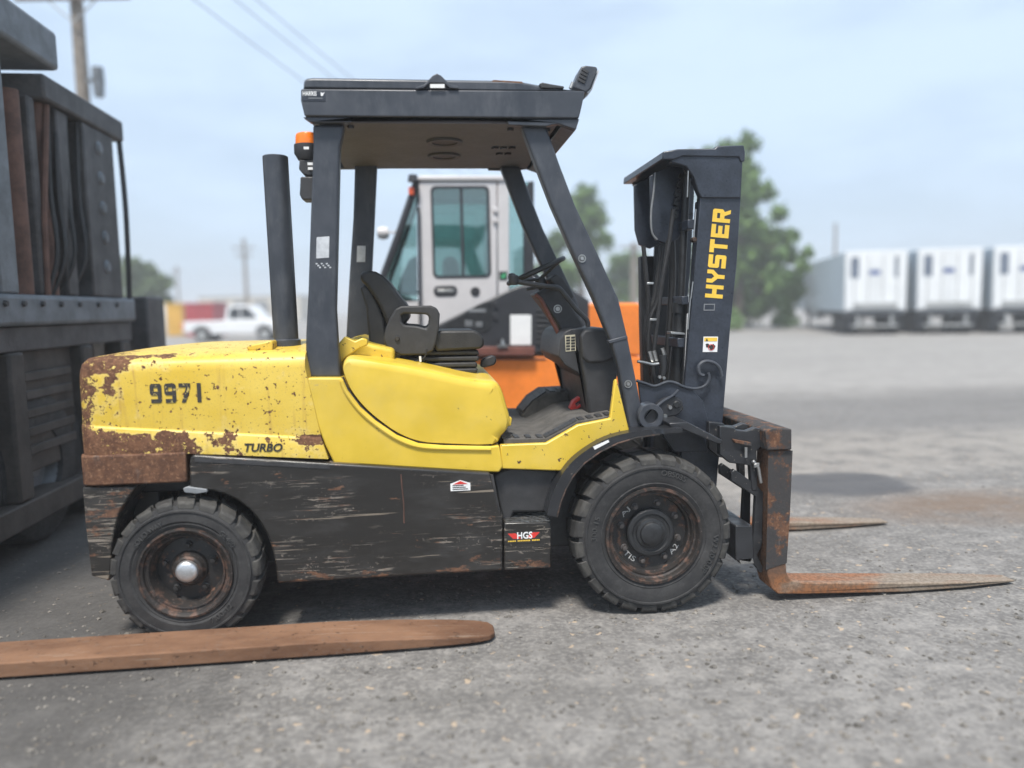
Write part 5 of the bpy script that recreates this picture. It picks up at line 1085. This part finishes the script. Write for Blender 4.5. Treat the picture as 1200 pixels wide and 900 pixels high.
# ================================================================ trees
def make_leaf(name, c0, c1):
    m = Mat(name, c0, 0.6, 0, 0.3); n = m.noise(0.9, 3, 0.6); f = m.noise(9, 3, 0.6)
    m.set('Base Color', m.mix((n*0.6+f*0.4).step(0.35, 0.65), c0, c1)); return m.m
M['leaf'] = make_leaf('green_foliage', (0.060, 0.12, 0.030), (0.15, 0.245, 0.068)); M['leaf_far'] = make_leaf('pale_green_foliage', (0.06, 0.10, 0.035), (0.12, 0.17, 0.06))
M['bark'] = plain('bark', (0.09, 0.07, 0.055), 0.9, 0, 0.35, 6, 0.01)
def tree(base, lumps, trunk_h, tr, n, leaf, label, seed, mat='leaf', group='trees beyond the yard'):
    rn = random.Random(seed); t = thing('tree', base, label, 'tree', group)
    b = B(); b.tube([base, base+Vector((0.1, 0, trunk_h*0.5)), base+Vector((0.05, 0.1, trunk_h))], tr, 10, tr*0.55)
    for (cx, cy, cz, r) in lumps:
        st = base+Vector((0.05, 0.05, trunk_h*rn.uniform(0.55, 0.98))); e = base+Vector((cx, cy, cz)); b.tube([st, st.lerp(e, 0.5)+Vector((0, 0, -r*0.15)), e], tr*0.35, 6, tr*0.08)
    b.end('trunk', 'bark', t)
    b = B(); bm = b.bm; tot = sum(r**2 for *_, r in lumps)
    for (cx, cy, cz, r) in lumps:
        clumps = []
        for k in range(max(6, int(30*r*r/tot*len(lumps)/3))):
            v = Vector((rn.gauss(0, 1), rn.gauss(0, 1), rn.gauss(0, 0.85))).normalized()*r*rn.uniform(0.2, 1.05); clumps.append((v, r*rn.uniform(0.18, 0.5)))
        for k in range(int(n*r*r/tot)):
            c, cr = rn.choice(clumps); v = Vector((rn.gauss(0, 1), rn.gauss(0, 1), rn.gauss(0, 1))).normalized()*cr*rn.random()**0.6*rn.choice((0.8, 1.0, 1.35))
            p = base+Vector((cx, cy, cz))+c+v
            if p.z < 0.2: continue
            a = Vector((rn.gauss(0, 1), rn.gauss(0, 1), rn.gauss(0, 1))).normalized(); u = a.orthogonal().normalized(); w = a.cross(u); s = leaf*rn.uniform(0.6, 1.4)
            bm.faces.new([bm.verts.new(p+u*s), bm.verts.new(p+w*s*0.55), bm.verts.new(p-u*s), bm.verts.new(p-w*s*0.55)])
    b2 = b; me = bpy.data.meshes.new('crown'); bm.to_mesh(me); bm.free(); o = bpy.data.objects.new('crown', me); col.objects.link(o); me.materials.append(M[mat]); adopt(o, t)
    return t
def lump(px, py, dist, base, r, dy=0.0):
    p = D(px, py, dist)-base; return (p.x, p.y+dy, p.z, r)
dT = 44.0; bT = D(862, 390, dT); bT.z = 0; k = dT/900
L = [lump(a, c, dT, bT, r*k, random.uniform(-1.5, 1.5)) for a, c, r in ((880, 190, 28), (850, 185, 26), (895, 225, 24), (825, 178, 16), (850, 235, 40), (890, 270, 38), (905, 320, 36), (860, 320, 45), (915, 360, 28), (875, 365, 35), (840, 370, 30), (818, 300, 34), (915, 292, 24), (798, 340, 28))]
tree(bT, L, 5.5, 0.38, 40000, 0.17, 'tall leafy green tree with an open crown behind the forklift mast', 3)
dT = 52.0; bT = D(680, 385, dT); bT.z = 0; k = dT/900
L = [lump(a, c, dT, bT, r*k, random.uniform(-1, 1)) for a, c, r in ((682, 240, 24), (665, 265, 26), (698, 262, 22), (650, 290, 22), (690, 295, 26), (705, 280, 14), (668, 320, 26), (640, 320, 20), (700, 325, 18))]
tree(bT, L, 4.5, 0.3, 14000, 0.18, 'rounded green tree seen between the cab guard and the mast', 4)
dT = 60.0; bT = D(733, 380, dT); bT.z = 0; k = dT/900
L = [lump(a, c, dT, bT, r*k) for a, c, r in ((735, 312, 20), (722, 325, 18), (748, 330, 18), (735, 345, 20))]
tree(bT, L, 2.5, 0.25, 7000, 0.20, 'low green tree beside the wooden pole near the mast', 5)
dT = 58.0; bT = D(163, 385, dT); bT.z = 0; k = dT/900
L = [lump(a, c, dT, bT, r*k) for a, c, r in ((160, 315, 20), (145, 325, 20), (180, 325, 16), (165, 345, 24), (140, 350, 18), (186, 348, 14))]
tree(bT, L, 3.0, 0.25, 9000, 0.20, 'pale green rounded tree beyond the dark lift truck', 6, 'leaf_far')

# ================================================================ utility poles and cables
def pole(px, pt, dist, r, label, arms=(), braces=True):
    p = D(px, pt+0.4*(400-pt), dist); base = Vector((p.x, p.y, 0)); top_ = D(px, pt, dist); hgt = top_.z
    t = thing('utility_pole', base, label, 'pole'); b = B(); b.tube([base, base+Vector((0, 0, hgt*0.5)), base+Vector((0, 0, hgt))], r, 12, r*0.72); b.end('shaft', 'wood', t)
    for z, w in arms:
        zz = D(px, z, dist).z; b = B(); b.obox(base+Vector((0, -r*1.2, zz)), r_*w, f_*0.06, (0, 0, 0.07)); ca = b.end('crossarm', 'wood', t, bevel=0.01)
        for s in (-0.9, -0.45, 0.45, 0.9): b = B(); b.lathe([(0.0, 0.16), (0.04, 0.14), (0.05, 0.06), (0.03, 0.0)], base+Vector((0, -r*1.2, zz+0.07))+r_*(w*s), 8, 'Z'); b.end('insulator', 'trailer_grey', ca)
        if braces:
            for s in (-1, 1): b = B(); b.tube([base+Vector((0, -r*1.3, zz-0.05))+r_*(w*0.45*s), base+Vector((0, -r*1.3, zz-0.55))], 0.02, 6); b.end('arm_brace', 'trailer_grey', ca)
    return t, base, hgt
t, pb, ph = pole(97, -90, 17.0, 0.17, 'tall wooden utility pole with crossarm above the dark lift truck', ((4, 1.25), (-50, 1.0)))
q = pb+Vector((0.36, -0.05, D(114, 95, 17.0).z)); b = B(); b.lathe([(0, 0.3), (0.12, 0.28), (0.13, 0.0), (0.10, -0.35), (0, -0.36)], q, 14, 'Z'); b.obox(q+Vector((-0.18, 0, 0)), (0.14, 0, 0), (0, 0.03, 0), (0, 0, 0.04)); b.end('transformer', 'left_grey', t)
pole(288, 280, 75.0, 0.22, 'distant utility pole with two short crossarms beyond the counterweight', ((291, 1.1), (300, 0.8)), False)
pole(209, 312, 85.0, 0.16, 'thin distant pole above the yellow container', ((318, 0.5),), False)
pole(978, 262, 60.0, 0.14, 'thin distant pole standing behind the first trailer', (), False)
t, pb2, ph2 = pole(743, 285, 56.0, 0.30, 'weathered wooden pole standing between tree and mast', ((291, 1.0),), False)
end = Vector((pb2.x, pb2.y, ph2-0.3))
for i, (a, dx) in enumerate(((222, -0.7), (272, 0.0), (298, 0.7))):
    s = D(a-18, -18, 13.0+i*0.6); e = end+r_*dx
    b = B(); b.tube([s.lerp(e, k/24)-Vector((0, 0, 4.2*1.4*(k/24)*(1-k/24))) for k in range(25)], 0.008, 5)
    tag(b.end('power_cable', 'cable'), 'thin sagging overhead cable crossing the sky above the forklift cab', 'cable', 'overhead cables above the yard')

# ================================================================ far left background
def far_box(name, pxa, pya, pxb, pyb, dist, depth, mat, label, cat, ribs=0, lid=None):
    a, c = D(pxa, pya, dist), D(pxb, pyb, dist); z1, z0 = a.z, max(0.0, c.z); w = (c-a).dot(r_)
    bs = Vector((a.x, a.y, 0)); t = thing(name, bs+r_*(w/2), label, cat)
    b = B(); b.obox(bs+r_*(w/2)+f_*(depth/2)+uz*((z0+z1)/2), r_*(w/2), f_*(depth/2), (0, 0, (z1-z0)/2)); b.end('body', mat, t, bevel=0.04)
    for i in range(ribs):
        q = bs+r_*(w*(i+0.5)/ribs)-f_*0.04; b = B(); b.obox(q+uz*((z0+z1)/2), r_*0.06, f_*0.039, (0, 0, (z1-z0)/2-0.05)); b.end('rib', mat, t)
    b = B(); b.obox(bs+r_*(w/2)+f_*(depth/2)+uz*(z1+0.05), r_*(w/2+0.08), f_*(depth/2+0.08), (0, 0, 0.049)); b.end('rim', lid or mat, t, bevel=0.02)
    return t
far_box('storage_container', 194, 357, 214, 400, 52, 2.4, 'far_yellow', 'small yellow steel container far across the yard', 'container', 4)
far_box('storage_container', 216, 357, 250, 400, 50, 2.4, 'far_red', 'dark red steel container far across the yard', 'container', 6)
wh = far_box('warehouse', 232, 349, 352, 380, 120, 14, 'beige', 'long low beige warehouse on the horizon behind the pickup', 'building', 9, 'concrete_grey')
for i in range(4):
    a = D(258+i*24, 366, 120); b = B(); b.obox(Vector((a.x, a.y, 1.7))-f_*0.10, r_*1.1, f_*0.08, (0, 0, 1.6)); b.end('loading_door', 'concrete_grey', wh, bevel=0.02)
# white pickup truck, side on
def pickup():
    dist = 40.0; g0 = D(214, 400, dist); base = Vector((g0.x, g0.y, 0)); t = thing('pickup_truck', base+r_*2.6, 'white pickup truck parked side-on beyond the counterweight', 'pickup truck')
    def sp(pts, w0, w1, name, mat, par=None, bev=0.04):
        b = B(); b.poly([base+r_*x+f_*w0+uz*z for x, z in pts], f_*(w1-w0)); return b.end(name, mat, par or t, bevel=bev)
    bd = sp([(0, 0.55), (0.05, 1.08), (2.35, 1.10), (3.95, 1.12), (5.0, 1.05), (5.25, 0.85), (5.25, 0.48), (4.75, 0.45), (4.6, 0.75), (4.3, 0.86), (3.95, 0.75), (3.8, 0.42), (1.5, 0.42), (1.36, 0.75), (1.0, 0.86), (0.68, 0.75), (0.5, 0.48)], 0, 1.9, 'body', 'truck_white')
    cb = sp([(2.2, 1.09), (2.35, 1.80), (2.6, 1.90), (3.5, 1.88), (4.15, 1.10)], 0.08, 1.82, 'cab', 'truck_white')
    sp([(2.45, 1.20), (2.52, 1.75), (3.02, 1.78), (3.02, 1.20)], 0.06, 0.079, 'side_window', 'dark_glass', cb, 0.0); sp([(3.1, 1.20), (3.1, 1.78), (3.46, 1.76), (3.92, 1.20)], 0.06, 0.079, 'side_window', 'dark_glass', cb, 0.0)
    sp([(0.001, 0.75), (0.001, 1.0), (0.10, 1.02), (0.10, 0.75)], -0.012, 0.15, 'tail_lamp', 'decal_red', None, 0.0)
    for x in (1.02, 4.28):
        for w0, w1 in ((-0.01, 0.24), (1.66, 1.91)):
            b = B(); c = base+r_*x+uz*0.37; b.tube([c+f_*w0, c+f_*w1], 0.37, 28); w = b.end('tyre', 'rubber', t, ang=40)
            b = B(); b.tube([c+f_*(w0-0.012 if w0 < 1 else w1+0.001), c+f_*(w0-0.001 if w0 < 1 else w1+0.012)], 0.22, 20); b.end('wheel_disc', 'trailer_grey', w, ang=40)
    return t
pickup()

# ================================================================ thin summer haze over the yard
hm = bpy.data.materials.new('thin_haze'); hm.use_nodes = True; hn = hm.node_tree; hn.nodes.clear()
ho = hn.nodes.new('ShaderNodeOutputMaterial'); hv = hn.nodes.new('ShaderNodeVolumePrincipled')
hv.inputs['Color'].default_value = (0.97, 0.985, 1.0, 1); hv.inputs['Density'].default_value = 0.0034; hv.inputs['Anisotropy'].default_value = 0.0
hn.links.new(hv.outputs[0], ho.inputs['Volume'])
b = B(); b.box((-1510, -65, -1.0), (1510, 3010, 12.5)); hz = b.end('haze', hm, smooth=False); tag(hz, 'thin pale haze hanging over the whole yard', 'haze', kind='stuff')
